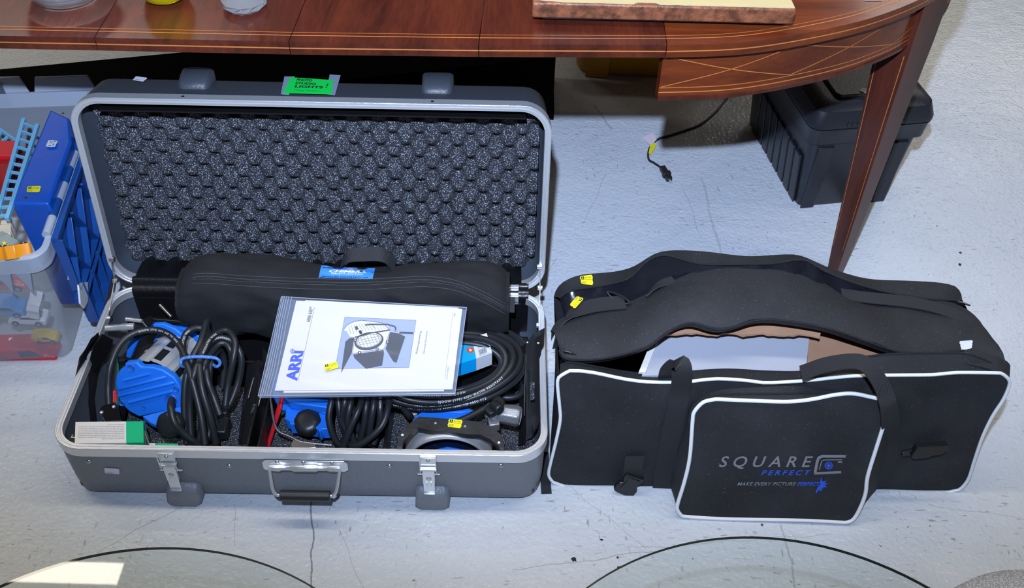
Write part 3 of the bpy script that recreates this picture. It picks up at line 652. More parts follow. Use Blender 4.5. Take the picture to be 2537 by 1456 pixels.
    cab([(270, 1005, .13), (268, 960, .15), (274, 905, .18), (298, 852, .20), (335, 824, .207), (385, 817, .207), (425, 833, .21), (452, 868, .205), (468, 915, .195), (484, 970, .17), (498, 1030, .14), (508, 1100, .10)], 'SJOOW (TPE) 600V -50C TO 105C', .165)
    cab([(425, 990, .158), (423, 1010, .165), (432, 1045, .15), (452, 1070, .13), (478, 1092, .11), (500, 1108, .09)])
    cab([(458, 905, .18), (452, 860, .19), (462, 825, .2), (490, 812, .205), (515, 822, .20), (505, 850, .205), (495, 900, .2), (500, 960, .18), (520, 1030, .14), (535, 1098, .09)], 'INSULATED WIRE', .03)
    cab([(462, 1098, .08), (456, 1000, .14), (462, 930, .18), (480, 880, .2), (498, 845, .21), (512, 795, .215), (508, 850, .2), (512, 930, .18), (530, 985, .15), (545, 1028, .13)])
    cab([(475, 1102, .08), (470, 1000, .14), (480, 930, .19), (505, 870, .205), (525, 835, .21), (560, 818, .205), (582, 845, .2), (578, 890, .18), (565, 950, .14), (558, 1005, .11)], 'ETL INSULATED WIRE', .17)
    cab([(490, 1104, .07), (500, 1040, .11), (485, 960, .16), (492, 900, .195), (520, 850, .2), (548, 836, .2), (580, 850, .19), (598, 885, .17), (590, 945, .13), (566, 1005, .1), (548, 1000, .10)], 'WATER RESISTANT', .20)
    cab([(505, 1104, .07), (520, 1060, .09), (505, 980, .14), (505, 910, .19), (535, 860, .19), (555, 850, .19), (572, 870, .18), (574, 920, .14), (560, 970, .11)])
    cab([(530, 1104, .06), (540, 1070, .07), (522, 1000, .12), (518, 940, .16), (525, 890, .18), (545, 868, .17), (556, 900, .14), (550, 960, .1)])
    b = B(); q = P(548, 1020, .085); b.cbox(q, V((.026, .008, 0)), V((-.006, .03, 0)), V((0, 0, .022))); b.cbox(q+V((.002, -.03, -.012)), V((.034, 0, 0)), V((0, .04, 0)), V((0, 0, .024))); obj('cable_plug', b, black, t, bevel=.003)
    b = B(); b.tube(smooth([P(*q) for q in ((452, 889, .208), (475, 884, .218), (510, 884, .22), (537, 888, .212), (545, 900, .20), (536, 908, .19), (520, 900, .17), (480, 900, .16), (455, 908, .185), (448, 900, .2))], 6, True), .0032, 10, closed=True); obj('bungee_tie', b, cordm, t, sm=True, label='blue and white elastic cord tied round the cable')
lamp_one()
def lamp_two():
    c = P(752, 968, .13); a = V((.02, -.86, .5))
    t, cap, a, L_, T = lamp_head(c, a, V((-1, .05, 0)), .058, .12, 'studio_lamp', 'blue studio lamp with black knob in the middle of the case, half under the booklet')
    b = B(); b.prism([P(x, y, .128) for x, y in ((700, 978), (816, 990), (816, 1010), (716, 996))], V((0, 0, -.02))); obj('cap_flange', b, blue, t, bevel=.002)
    b = B(); b.prism([P(x, y, .105) for x, y in ((709, 998), (814, 1000), (816, 1062), (798, 1062), (792, 1069), (786, 1060), (730, 1050), (718, 1050), (718, 1042), (706, 1036))], V((0, 0, -.03))); lb = obj('lower_bracket', b, blue, t, bevel=.002)
    b = B(); b.prism([P(x, y, .112) for x, y in ((712, 1001), (814, 999), (814, 1024), (768, 1014))], V((0, 0, -.012))); obj('bracket_lip', b, blue, lb, bevel=.0015)
    b = B(); kc = P(762, 1045, .102); ax = V((0, -.35, 1)).normalized(); u = ax.orthogonal().normalized(); w_ = ax.cross(u); lo = []
    for h, s_ in ((-.025, .82), (-.012, 1), (.002, 1), (.008, .85), (.010, .5)): lo.append([kc+ax*h+(u*math.cos(2*PI*j/40)+w_*math.sin(2*PI*j/40))*.0262*s_*(1+.022*math.cos(8*2*PI*j/40)) for j in range(40)])
    b.rings(lo, 0, True, True); obj('focus_knob', b, black, t, sm=True, ang=50)
    b = B(); b.tube(rp([(668, 960), (672, 1000), (678, 1040), (690, 1068), (720, 1082), (745, 1094), (780, 1099), (822, 1103)], .11), .0024, 10); obj('wire_guard', b, wire, t, sm=True)
    b = B(); b.prism([P(x, y, .112) for x, y in ((720, 1100), (726, 1088), (740, 1092), (776, 1096), (784, 1108), (724, 1112))], V((0, 0, -.012))); obj('guard_clip', b, steel, t, bevel=.001)
    b = B(); b.prism([P(x, y, z) for x, y, z in ((694, 978, .125), (701, 978, .125), (694, 1010, .11), (680, 1052, .08), (664, 1105, .045), (658, 1105, .045), (676, 1046, .08))], V((.003, 0, -.004))); obj('filter_holder', b, red, t, bevel=.0008, label='red filter frame')
    b = B(); b.prism([P(x, y, z) for x, y, z in ((700, 990, .1), (710, 985, .1), (706, 1015, .09), (694, 1025, .08))], V((.003, 0, -.004))); obj('scrim_frame', b, mat('green_enamel', (0.01, 0.11, 0.07), .3), t)
    def cab(pts, r=.0066, txt=None, st=.0):
        path = smooth([P(*q) for q in pts], 7); b = B(); b.tube(path, r, 12); o = obj('cable', b, rubber, t, sm=True)
        if txt: b = B(); tube_text(b, txt, path, r, st, .005); obj('cable_print', b, cprint, o)
    cab([(822, 940, .15), (822, 985, .155), (815, 1040, .13), (835, 1095, .09), (870, 1108, .07)])
    cab([(838, 940, .15), (838, 985, .15), (845, 1040, .12), (862, 1095, .07)])
    cab([(858, 940, .15), (855, 990, .155), (848, 1040, .12), (866, 1080, .09), (882, 1106, .06)])
    cab([(880, 950, .15), (868, 1000, .15), (862, 1050, .12), (880, 1100, .08)])
    cab([(905, 960, .15), (890, 1010, .155), (868, 1060, .13), (850, 1110, .09)])
    cab([(915, 950, .14), (908, 1000, .14), (902, 1050, .11), (890, 1100, .07)])
    cab([(930, 950, .15), (926, 1000, .15), (918, 1050, .12), (912, 1100, .08)])
    cab([(945, 950, .14), (942, 1000, .14), (940, 1050, .11), (925, 1100, .08)], txt='(TPE) 600V', st=.03)
    cab([(964, 950, .15), (963, 1000, .155), (948, 1050, .14), (915, 1085, .12), (880, 1104, .1), (850, 1090, .08)])
    cab([(870, 960, .14), (872, 1010, .13), (884, 1050, .10), (900, 1085, .07), (930, 1104, .05)])
lamp_two()
def lamp_three():
    t = thing('studio_lamp', V((CO.x+.72, CO.y+.12, .033)), 'studio lamp with black bracket and silver lens ring at the front right of the case', 'studio light')
    b = B(); b.prism([P(x, y, .115) for x, y in ((1025, 1032), (1045, 1018), (1075, 1008), (1110, 1004), (1142, 1000), (1178, 1017), (1140, 1042), (1100, 1040))], V((0, 0, -.03))); obj('end_cap', b, blue, t, bevel=.003)
    b = B(); b.prism([P(x, y, .119) for x, y in ((1102, 1009), (1143, 1001), (1172, 1016), (1142, 1022), (1102, 1020))], V((0, 0, -.01))); obj('cap_flange', b, blue, t, bevel=.002)
    b = B()
    for k in range(6): x = 1018+17*k; b.prism([P(x, 985, .10), P(x+14, 984, .10), P(x+16, 1024, .10), P(x+3, 1028, .10)], V((0, 0, -.03)))
    obj('housing', b, alu, t, bevel=.001)
    # lens ring facing the front
    cc = P(1108, 1071, .157)-V((0, 0, .086)); n = V((.02, -.995, .06)).normalized()
    b = B(); b.lathe(cc, n, [(.070, .004), (.074, .012), (.078, .014), (.082, .012), (.0835, .004), (.0835, -.03)], 64); b.lathe(cc, n, [(.070, .004), (.068, -.03)], 64); obj('lens_ring', b, alu, t, sm=True, ang=40)
    b = B(); b.lathe(cc-n*.028, n, [(.0001, .012), (.03, .010), (.055, .004), (.069, -.002)], 48); obj('lens', b, mat('dark_lens_glass', (0.004, 0.008, 0.03), 0.08, spec=.8), t, sm=True)
    b = B(); b.tube([cc+V((-.03, -.004, .03)), cc+V((.0, -.006, .045)), cc+V((.03, -.004, .035))], .004, 8); obj('lamp_holder', b, blue, t, sm=True)
    # black bracket arching over the ring
    b = B(); outer = [(985, 1106), (986, 1085), (1000, 1062), (1020, 1045), (1037, 1031), (1100, 1036), (1150, 1040), (1195, 1045), (1225, 1062), (1245, 1080), (1250, 1108)]; inner = [(996, 1106), (998, 1094), (1012, 1078), (1035, 1058), (1067, 1066), (1100, 1069), (1158, 1075), (1190, 1076), (1215, 1088), (1235, 1104), (1238, 1110)]
    for i in range(10): b.prism([P(*outer[i], .162), P(*outer[i+1], .162), P(*inner[i+1], .162), P(*inner[i], .162)], V((0, 0, -.012)))
    bm2 = mat('worn_black_metal', (0.021, 0.022, 0.024), 0.45, bump=.3, bscale=150, var=.4, vscale=25); br = obj('bracket', b, bm2, t)
    for x, y in ((1079, 1048), (1152, 1056), (997, 1077), (1236, 1096)): b = B(); b.cyl(P(x, y, .1615), P(x, y, .1630), .0024, 14); obj('bolt', b, mat('dark_steel', (.12, .12, .12), .4, .8) if y > 1070 else black, br)
    f = quad(P(1108, 1057, .1625), P(1142, 1061, .1625), P(1112, 1037, .1625), P(1147, 1041, .1625)); yellow_tag(f, t, name='auction_tag')
    # T-handle clamp with cast steel socket
    b = B(); s0 = P(1205, 1018, .135); s1 = P(1290, 1032, .135); ax = (s1-s0).normalized()
    b.tube([s0, s0.lerp(s1, .35), s0.lerp(s1, .4), s0.lerp(s1, .9), s1], [.016, .016, .019, .021, .018], 8); cl = obj('cast_clamp', b, mat('cast_steel', (0.27, 0.28, 0.30), .45, .7, bump=.3, bscale=300), t, bevel=.002)
    b = B(); b.cyl(s1-ax*.001, s1+ax*.0008, .011, 20); obj('socket_bore', b, black, cl)
    b = B(); b.cbox(P(1222, 1045, .125), V((.02, .004, 0)), V((-.006, .03, 0)), V((0, 0, .02))); obj('clamp_jaw', b, mat('cast_steel', (0.27, 0.28, 0.30), .45, .7), cl, bevel=.002)
    b = B(); b.cyl(P(1232, 1008, .15), P(1252, 1022, .145), .0065, 14); obj('clamp_bolt', b, chrome, cl)
    b = B(); hpts = [P(x, y, .158) for x, y in ((1198, 1012), (1225, 982), (1238, 978), (1252, 990), (1248, 1002), (1228, 1020), (1214, 1026))]; b.prism(hpts, V((0, 0, -.014))); b.tube([P(1222, 1000, .16), P(1240, 1016, .165)], .0105, 16); obj('tee_handle', b, black, t, bevel=.003)
    b = B(); b.tube(rp([(1130, 1045), (1160, 1033), (1200, 1012), (1215, 1002)], .13), .0066, 12); obj('cable', b, rubber, t, sm=True)
    b = B(); b.tube(rp([(985, 975), (995, 1000), (1005, 1018), (1018, 1032)], .125), .0066, 12); obj('cable', b, rubber, t, sm=True)
lamp_three()
def cable_coil():
    t = thing('cable_coil', P(1130, 905, .06), 'thick coil of black printed cable at the right, looped round a sky blue lamp box', 'cable')
    cx, cy = 1105, 905; rows = [(196, 108, .135, 0), (180, 96, .155, 2), (165, 84, .168, 5), (150, 72, .178, 3), (136, 62, .165, 8), (200, 98, .11, -4), (186, 88, .12, 3), (158, 96, .125, 6)]
    tx = ['CSA LL 88254 SJOOW (TPE) 600V -50C TO 105C FT2', '105C -- CSA LL 88254', 'SJOOW (TPE) 600V WATER RESISTANT', 'ETL INSULATED WIRE SJOOW', 'SJOOW (TPE) 600V', '', '', '']
    for k, (ra, rb, z, dy) in enumerate(rows):
        pts = []
        for j in range(28):
            th = 2*PI*j/28+.2; q = 1+.02*math.sin(3*th+k*1.7)
            pts.append(P(cx+ra*q*math.cos(th)-.18*rb*math.sin(th), cy+dy+rb*q*math.sin(th)*1.0-12*math.cos(th), z+.012*math.sin(2*th+k)))
        path = smooth(pts, 4, True); b = B(); b.tube(path, .0066, 12, closed=True); o = obj('cable_loop', b, rubber, t, sm=True)
        if tx[k]:
            b = B(); rev = path[::-1]; n_ = len(rev); st = int(n_*.66); rev = rev[st:]+rev[:st]; tube_text(b, tx[k], rev, .0066, .02+.03*(k % 3), .0062, 0, 1); obj('cable_print', b, cprint, o)
    b = B(); b.tube(rp([(1300, 930), (1290, 975), (1255, 985), (1235, 975)], .10), .0066, 10); obj('cable_loop', b, rubber, t, sm=True)
cable_coil()
def lamp_boxes():
    sky = mat('sky_blue_card', (0.0, 0.33, 0.80), .5)
    t = thing('lamp_box', P(1175, 865, .12), 'sky blue lamp box with white barcode label inside the cable coil', 'box')
    z = .178; A, Bq, Cq, D = P(1138, 901, z), P(1180, 888, z), P(1169, 835, z), P(1115, 845, z); A = A+(A-Bq)*.9; b = B(); b.prism([A, Bq, Cq, D], V((0, 0, -.035)), 0); obj('box_body', b, sky, t)
    E_, F_ = P(1219, 873, z), P(1206, 825, z); b = B(); b.prism([Bq, E_, F_, Cq], V((0, 0, -.035)), 0); f = quad(Bq, E_, Cq, F_)
    put_text(b, '650 W / 120V', f, .18, .60, .72, .68, 1); put_text(b, '79.20', f, .18, .50, .4, .57, 1); put_text(b, 'FRJ', f, .22, .78, .4, .86, 1); put_text(b, 'NAED 54771', f, .2, .40, .55, .46, 1); put_text(b, 'CE', f, .68, .44, .78, .5, 1)
    random.seed(4); x = .22
    while x < .72: w_ = random.choice((.012, .02, .03)); patch(b, f, x, .10, x+w_, .34, 1); x += w_+random.choice((.012, .02))
    put_text(b, '0 46135 54771 4', f, .18, .03, .78, .08, 1); obj('end_label', b, [wlab, ink], t, label='white label with barcode')
    b = B(); q = P(1165, 867, z); u = (Bq-A).normalized(); v = V((-u.y, u.x, 0)); rnd = mat('orange_red_print', (0.62, 0.06, 0.01), .5); b.add([q+(u*math.cos(2*PI*j/24)+v*math.sin(2*PI*j/24))*.0078+V((0, 0, .0004)) for j in range(24)], [tuple(range(24))], 0)
    b.add([q+(u*x+v*y)*.0078+V((0, 0, .0008)) for x, y in ((-.5, -.2), (-.25, -.45), (.25, -.45), (.5, -.2), (.22, -.1), (.25, .3), (0, .5), (-.25, .3), (-.22, -.1))], [tuple(range(9))], 1); obj('round_logo', b, [rnd, white], t)
    grn = mat('green_card', (0.0, 0.40, 0.17), .4, bump=.05, bscale=200); grd = mat('dark_green_card', (0.0, 0.20, 0.09), .4)
    def ubox(z0, tl, tr, bl, dz, label):
        t = thing('lamp_box', tl.lerp(tr, .5)+V((0, 0, -dz)), label, 'box'); br = bl+(tr-tl)
        k = .745; m0, m1 = tl.lerp(tr, k), bl.lerp(br, k); e = V((0, 0, -dz)); b = B(); b.prism([tl, m0, m1, bl], e, 0)
        f = quad(bl, m1, tl, m0); rn = random.Random(3)
        for i in range(9):   # fine print, upside down as the box lies
            s_ = ['Contactez votre revendeur de lampes', 'USHIO et ne pas toucher la lampe avec les doigts. Nettoyer avec un chiffon', 'doux et de l alcool. Laisser refroidir la lampe avant de la remplacer ou', 'de la manipuler. Do not touch bulb with fingers. Clean lamp with alcohol', 'before use. Allow the lamp to cool before replacing. Disconnect the power', 'supply. Use only in fixtures with proper screening. Lamp may shatter and', 'cause injury. Dispose of lamp with care. Protect against direct contact', 'with liquids. Follow the equipment maker instructions when replacing lamps', 'See other side for details'][i]
            L_ = min(.9, len(s_)/80.0); vv = .87-.085*(8-i)
            vs, fs = text2d(s_); xa, xb = min(q[0] for q in vs), max(q[0] for q in vs)
            b.add([f(.96-(q[0]-xa)/(xb-xa)*L_, (.16+.082*i)+.045-q[1]*.062, .0004) for q in vs], fs, 1)
        obj('box_body', b, [white, inkg], t)
        b = B(); b.prism([m0, tr, br, m1], e, 0); b.add([tr+V((.0002, 0, 0)), br+V((.0002, 0, 0)), br+e+V((.0002, 0, 0)), tr+e+V((.0002, 0, 0))], [(0, 1, 2, 3)], 1)
        g = quad(br+e, br, tr+e, tr, -.0006 if (br-(br+e)).cross((tr+e)-(br+e)).x < 0 else .0006)
        sg = 1 if (g(0, 0)-br-e).x > 0 else -1
        def gm(u, v, h=0): return (br+e).lerp(br, v).lerp((tr+e).lerp(tr, v), u)+V((.0008+abs(h), 0, 0))
        patch(b, gm, .06, .08, .66, .92, 2); put_text(b, 'USHIO', lambda u, v, h=0: gm(.70+(1-v)*.2, .22+.6*(1-u), h), 0, 0, 1, 1, 2)
        rn = random.Random(5); y = .2
        while y < .85: w_ = rn.choice((.02, .04, .06)); patch(b, lambda u, v, h=0: gm(u, v, .0004), .14, y, .45, y+w_, 3); y += w_+rn.choice((.02, .035))
        obj('green_end', b, [grn, grd, wlab, ink], t, label='green end with white barcode label')
    z = .152; ubox(z, P(187, 1045, z), P(355, 1043, z), P(185, 1098, z), .046, 'white and green lamp box lying on top in the front left corner of the case')
    z = .103; tl = P(200, 1088, z); ubox(z, K(.045, .058, z), K(.215, .056, z), K(.045, .017, z), .046, 'second white and green lamp box, wedged underneath the top one')
    t = thing('lamp_box', K(.02, .04, .035), 'red and black lamp box standing in the front left corner of the case', 'box')
    b = B(); b.box(K(.022, .052, .10), ex*.016, ey*-.034, ez*.034); a_ = obj('box_body', b, [black, white], t)
    b = B(); z = .1345; f = quad(K(.022, .018, z), K(.038, .018, z), K(.022, .052, z), K(.038, .052, z)); put_text(b, 'S', lambda u, v, h=0: f(v, u, h), .1, .3, .32, .8, 0); put_text(b, 'L', lambda u, v, h=0: f(v, u, h), .7, .3, .9, .8, 0); obj('lettering', b, white, a_)
    b = B(); b.box(K(.038, .052, .10), ex*.009, ey*-.034, ez*.034); obj('red_band', b, mat('red_card', (.75, .02, .03), .5), t); b = B(); b.box(K(.047, .052, .10), ex*.006, ey*-.034, ez*.034); obj('orange_band', b, mat('orange_card', (.75, .14, .06), .5), t)
lamp_boxes()
def right_doors():   # folded black barn doors standing at the right end of the case
    t = thing('barn_door_set', K(.87, .15, .033), 'black folded barn doors standing along the right end of the case', 'light accessory')
    for i, q in enumerate(([(1303, 850, .17), (1322, 826, .19), (1348, 812, .17), (1340, 1040, .10), (1316, 1085, .06), (1303, 1090, .05)], [(1288, 860, .14), (1303, 850, .15), (1300, 1100, .05), (1284, 1105, .04)], [(1318, 880, .15), (1326, 880, .15), (1332, 1060, .08), (1318, 1075, .07)])):
        b = B(); b.prism([P(*k) for k in q], V((.0014, 0, .0006))); obj('door_leaf', b, blackm, t, bevel=.0005)
    b = B(); b.cbox(P(1319, 968, .142), V((.008, 0, .001)), V((0, .045, 0)), V((0, 0, .002))); obj('strip', b, foam_m, t)
    b = B(); b.tube(rp([(1304, 862, .158), (1303, 900, .15), (1300, 960, .13), (1299, 1030, .1)]), .0012, 6); obj('edge_wire', b, steel, t, sm=True)
    b = B(); b.tube([P(1305, 848, .172), P(1336, 850, .172)], .002, 8); obj('hinge_pin', b, chrome, t, sm=True)
    # second set in the middle bay
    t = thing('barn_door_set', K(.33, .12, .033), 'black folded barn doors standing between the left and middle lamps', 'light accessory')
    for q in ([(612, 905, .13), (640, 890, .13), (650, 900, .12), (642, 1000, .10), (625, 1060, .06), (612, 1100, .04), (590, 1100, .04), (600, 1000, .09)], [(650, 860, .13), (668, 885, .12), (665, 1000, .09), (650, 1085, .05), (640, 1085, .05), (648, 960, .1)]):
        b = B(); b.prism([P(*k) for k in q], V((.0014, 0, .0006))); obj('door_leaf', b, blackm, t, bevel=.0005)
    b = B(); b.cbox(P(631, 1012, .105), V((.010, 0, 0)), V((0, .022, 0)), V((0, 0, .002))); obj('strip', b, foam_m, t)
    b = B(); b.tube(rp([(628, 935, .13), (615, 985, .115)]), .0009, 6); obj('edge_wire', b, steel, t, sm=True); b = B(); b.tube(rp([(646, 980, .12), (622, 1085, .07)]), .0009, 6); obj('edge_wire', b, steel, t, sm=True)
right_doors()
def fabric_bag():
    lin = mat('black_cotton', (0.0075, 0.008, 0.010), 0.85, bump=0.6, bscale=700, var=.3, vscale=14)
    t = thing('accessory_bag', K(.5, .36, .10), 'long black zipped fabric bag with blue woven label along the back of the case', 'bag')
    def fn(i, j):
        u = .17+.665*i; th = 2*PI*j
        e = (1-abs(2*i-1)**16)**.5 if 0 < i < 1 else 0.0
        e = max(.5, e); rv = .066*(.72+.28*e)*(.94+.10*math.sin(5.3*i+1)); rz = .083*(.35+.65*e)*(.98+.06*math.sin(7*i))
        cv = .366-.010*math.sin(PI*i)+.008*math.sin(9*i); cz = .196+.005*math.sin(6*i+2)-.012*max(0, i-.75)
        x, y = math.cos(th), math.sin(th); x = abs(x)**.8*(1 if x > 0 else -1); y = abs(y)**.8*(1 if y > 0 else -1)
        cz -= .012*abs(2*i-1)**3
        wr = 1+.045*math.sin(23*i+3*math.sin(6*th))*math.sin(2*th+9*i)+.03*math.sin(41*i+5*y)*(1 if y < .3 else .3)
        wr += .07*math.exp(-((i-.25-.25*(y+.2))/.03)**2)*(y < .6)*(x < 0)+.09*math.exp(-((i-.80+.25*(y-.2))/.025)**2)*(x < 0)
        return K(u, cv+rv*x*wr, cz+rz*y*wr)
    b = B(); b.grid(fn, 160, 48, 0); b.add([fn(0, j/48) for j in range(48)], [tuple(range(48))]); b.add([fn(1, j/48) for j in range(48)], [tuple(range(48))[::-1]])
    o = obj('bag_body', b, lin, t, sm=True, ang=180); T_ = bvh(b)
    zp = smooth([V((x, y, 0)) for x, y in ((478, 690), (520, 688), (600, 694), (700, 699), (800, 702), (900, 703), (1000, 698), (1060, 696), (1130, 706), (1200, 735), (1250, 762))], 8)
    for dy, r, m_, nm in ((0, .0017, ink, 'zip'), ):
        path = [q for q in (hit(T_, p_.x, p_.y+dy, .001) for p_ in zp) if q]; b = B(); b.tube(path, r, 8); zo = obj('zip', b, mat('zip_coil', (0.02, .021, .025), .35, bump=.8, bscale=1500), t, sm=True)
    for dy in (-11, -3, 3, 14):
        path = [q for q in (hit(T_, p_.x, p_.y+dy, .0006) for p_ in zp) if q]; b = B(); b.tube(path, .0006, 5); obj('stitched_seam', b, mat('grey_thread', (0.05, .055, .06), .7), zo, sm=True)
    lb = mat('sky_blue_woven_label', (0.04, 0.24, 0.68), .7, bump=.4, bscale=1200)
    f = surf(T_, ((789, 688), (923, 691), (797, 654), (931, 657)), .0012); b = B(); patch(b, f, 0, 0, 1, 1, 0, 0, 10)
    lab = obj('woven_label', b, lb, t, sm=True); b = B()
    put_text(b, 'CHIMERA', f, .17, .42, .85, .62, 0, .0012, .04, .2); put_text(b, 'PERFECT LIGHTING', f, .22, .28, .80, .38, 0, .0012, .01); put_text(b, 'BOULDER COLORADO USA', f, .07, .06, .92, .15, 1, .0012, .02)
    poly(b, f, [(.46, .66), (.50, .90), (.53, .74), (.60, .93), (.58, .74), (.70, .85), (.62, .66)], 0, .0012)
    for s_, cx in ((-1, .34), (1, .74)): poly(b, f, [(cx+.10*math.cos(2*PI*j/16)+.02*s_, .80+.13*math.sin(2*PI*j/16)) for j in range(16)], 1, .0010)
    obj('lettering', b, [white, ink], lab)
    path = smooth([hit(T_, 845, 656, .001) or P(845, 656, .27), P(862, 634, .300), P(900, 630, .305), P(950, 632, .303), hit(T_, 978, 660, .001) or P(975, 652, .27)], 6)
    b = B(); b.ribbon(path, [V((0, .022, .018)) if 4 < i < len(path)-5 else V((.006, .018, .016)) for i in range(len(path))], .0018); obj('carry_strap', b, web, t, sm=True)
    q = hit(T_, 1268, 755, .002) or P(1268, 755, .2); b = B(); b.cbox(q, V((.012, 0, 0)), V((0, .024, .02)), V((0, -.003, .003))); obj('end_tab', b, web, t)
fabric_bag()
def rods():
    t = thing('folded_stand', P(400, 785, .17), 'grey metal rod poking out from under the fabric bag at the left', 'light accessory')
    b = B(); b.tube([P(396, 755, .175), P(425, 785, .165)], .0035, 10); obj('rod', b, steel, t, sm=True); b = B(); b.tube([P(375, 792, .17), P(470, 800, .17)], .006, 12); obj('sleeve', b, blackm, t, sm=True)
rods()
def booklet():
    t = thing('instruction_booklet', P(900, 860, .21), 'white lamp instruction booklet in a clear zip bag lying across the case', 'booklet')
    def pgc(x, y): return (640+x/4.698, 720+y/4.698)
    def zz(py): return .222+(.268-.222)*max(0, min(1.1, (975-py)/220.))
    def W(x, y, dz=0): px, py = pgc(x, y); return P(px, py, zz(py)+dz)
    TL, TR, BR, BL = W(440, 115), W(2375, 210), W(2260, 1145), W(190, 1160)
    f = quad(BL, BR, TL, TR); n = (BR-BL).cross(TL-BL).normalized()
    b = B(); b.prism([BL, BR, TR, TL], n*-.003); bk = obj('booklet_pages', b, white, t, bevel=.0004)
    b = B(); q = quad(W(290, 1180), W(2160, 1160), W(545, 102), W(2330, 190)); b.prism([q(0, 0), q(1, 0), q(1, 1), q(0, 1)], n*-.004+n*.001); b.v = [k-n*.002 for k in b.v]; obj('back_sheet', b, white, t)
    def uv(x, y):
        v = .5
        for _ in range(4): yt = 115+95*(x-440)/1935; yb = 1160-15*(x-190)/2070; v = (yb-y)/(yb-yt)
        l = 190+250*v; r = 2260+115*v; return ((x-l)/(r-l), v)
    b = B(); H_ = .0006
    def pl(pts, mi, h=H_): poly(b, f, [uv(*k) for k in pts], mi, h)
    def ln2(pts, w_, mi, h=H_+.0006):
        pts = [uv(*k) for k in pts]; line2(b, f, pts, w_*.00048, w_*.001, mi, h)
    pl([(1005, 312), (1835, 350), (1750, 900), (890, 915)], 1, .0003); ln2([(1005, 312), (1835, 350), (1750, 900), (890, 915), (1005, 312)], 3, 2, .0005)
    pl([(985, 465), (1010, 440), (1040, 405), (1110, 370), (1200, 355), (1290, 365), (1440, 382), (1500, 415), (1530, 465), (1525, 500), (1480, 610), (1460, 690), (1090, 745), (1120, 552), (1060, 545), (1030, 485)], 3, .0006)
    for q in ([(1010, 605), (1060, 562), (1118, 555), (1085, 735), (960, 965)], [(1100, 755), (1455, 702), (1460, 742), (1437, 880), (1250, 918), (1115, 795)], [(1530, 490), (1640, 510), (1708, 545), (1605, 850), (1565, 832), (1478, 690), (1505, 600)]): pl(q, 2, .0008)
    def ell(cx, cy, rx, ry, rot, n_=32): return [(cx+rx*math.cos(a)*math.cos(rot)-ry*math.sin(a)*math.sin(rot), cy+rx*math.cos(a)*math.sin(rot)+ry*math.sin(a)*math.cos(rot)) for a in [2*PI*j/n_ for j in range(n_+1)]]
    pl(ell(1285, 598, 172, 104, -.22)[:-1], 2, .0009); pl(ell(1285, 590, 150, 82, -.22)[:-1], 3, .0011); ln2(ell(1285, 596, 140, 72, -.22), 4, 2, .0014)
    for k in range(-3, 4): c0 = 1285+k*38; ln2([(c0-30, 520-k*8), (c0+30, 660-k*8)], 3, 2, .0014)
    for k in (-1, 0, 1): ln2([(1160, 620+k*28), (1410, 570+k*28)], 3, 2, .0014)
    ln2([(1120, 555), (1300, 505), (1530, 468)], 16, 2); ln2([(985, 468), (1040, 403), (1115, 368), (1200, 352), (1300, 365), (1440, 382), (1525, 462)], 5, 2)
    for k in range(9): ln2([(1050+k*30, 420-k*5), (1075+k*36, 520-k*8)], 3, 2)
    for k in range(5): ln2([(1330+k*38, 390+k*4), (1370+k*36, 480)], 2, 2)
    pl([(1120, 430), (1150, 420), (1165, 460), (1135, 470)], 2, .0014); pl([(1165, 480), (1195, 470), (1210, 510), (1180, 520)], 2, .0014)
    ln2([(1240, 410), (1300, 402), (1500, 402), (1585, 425), (1600, 450), (1590, 480)], 17, 2); ln2([(1640, 498), (1800, 503)], 24, 2); ln2([(1590, 485), (1675, 478)], 22, 3); ln2([(1590, 485), (1675, 478)], 8, 2, .0016)
    ln2([(1120, 552), (1090, 745), (1300, 712), (1460, 690), (1520, 500)], 12, 3); ln2([(1122, 552), (1092, 745), (1300, 712), (1460, 690), (1520, 500)], 4, 2, .0016)
    for x, y in ((1175, 735), (1380, 695), (1125, 590), (1500, 610)): pl([(x-18, y-16), (x+18, y-16), (x+18, y+16), (x-18, y+16)], 2, .0016); pl([(x-8, y-7), (x+8, y-7), (x+8, y+7), (x-8, y+7)], 3, .0018)
    def vt(s_, u_base, u_cap, v0, v1, mi, bold=0): put_text(b, s_, lambda a, c, h=0: f(u_base+(u_cap-u_base)*c, a, h), v0, 0, v1, 1, mi, .0008, bold)
    vt('ARRI', .114, .047, .10, .43, 4, .045); vt('ARRI 650', .112, .090, .755, .905, 2, .008)
    put_text(b, 'PLUS', lambda a, c, h=0: f(.100-.010*c, a, h), .91, 0, .935, 1, 2, .0008, .03)
    line2(b, f, [(.119, .10), (.119, .93)], .0014, .001, 2, .0007)
    pl([(395+28*math.cos(2*PI*j/20), 715+30*math.sin(2*PI*j/20)) for j in range(20)], 5, .0008)
    for k in (-12, 0, 12): ln2([(395-24, 715+k), (395+24, 715+k)], 3, 3, .0012)
    ln2([(385, 690), (380, 715), (385, 740)], 3, 3, .0012); ln2([(405, 690), (410, 715), (405, 740)], 3, 3, .0012)
    for s_, xb, x0, y0, x1, y1, mi in (('Bedienungsanleitung', 0, 1848, 742, 1897, 482, 2), ('Operating Instructions', 0, 1930, 750, 1972, 480, 5), ('Ident-Nr. L5.76438.D', 0, 2192, 1035, 2212, 895, 5), ('7.2004', 0, 2282, 310, 2290, 265, 2)):
        a0 = uv(x0, y0); a1 = uv(x1, y1); wd = .014 if len(s_) < 23 and x0 < 2000 else .007; put_text(b, s_, lambda a, c, h=0: f(a0[0]+(a1[0]-a0[0])*a+.003-wd*c, a0[1]+(a1[1]-a0[1])*a, h), 0, 0, 1, 1, mi, .0008)
    a0 = uv(2265, 265); a1 = uv(2170, 1035); line2(b, f, [a0, a1], .0009, .001, 2, .0007)
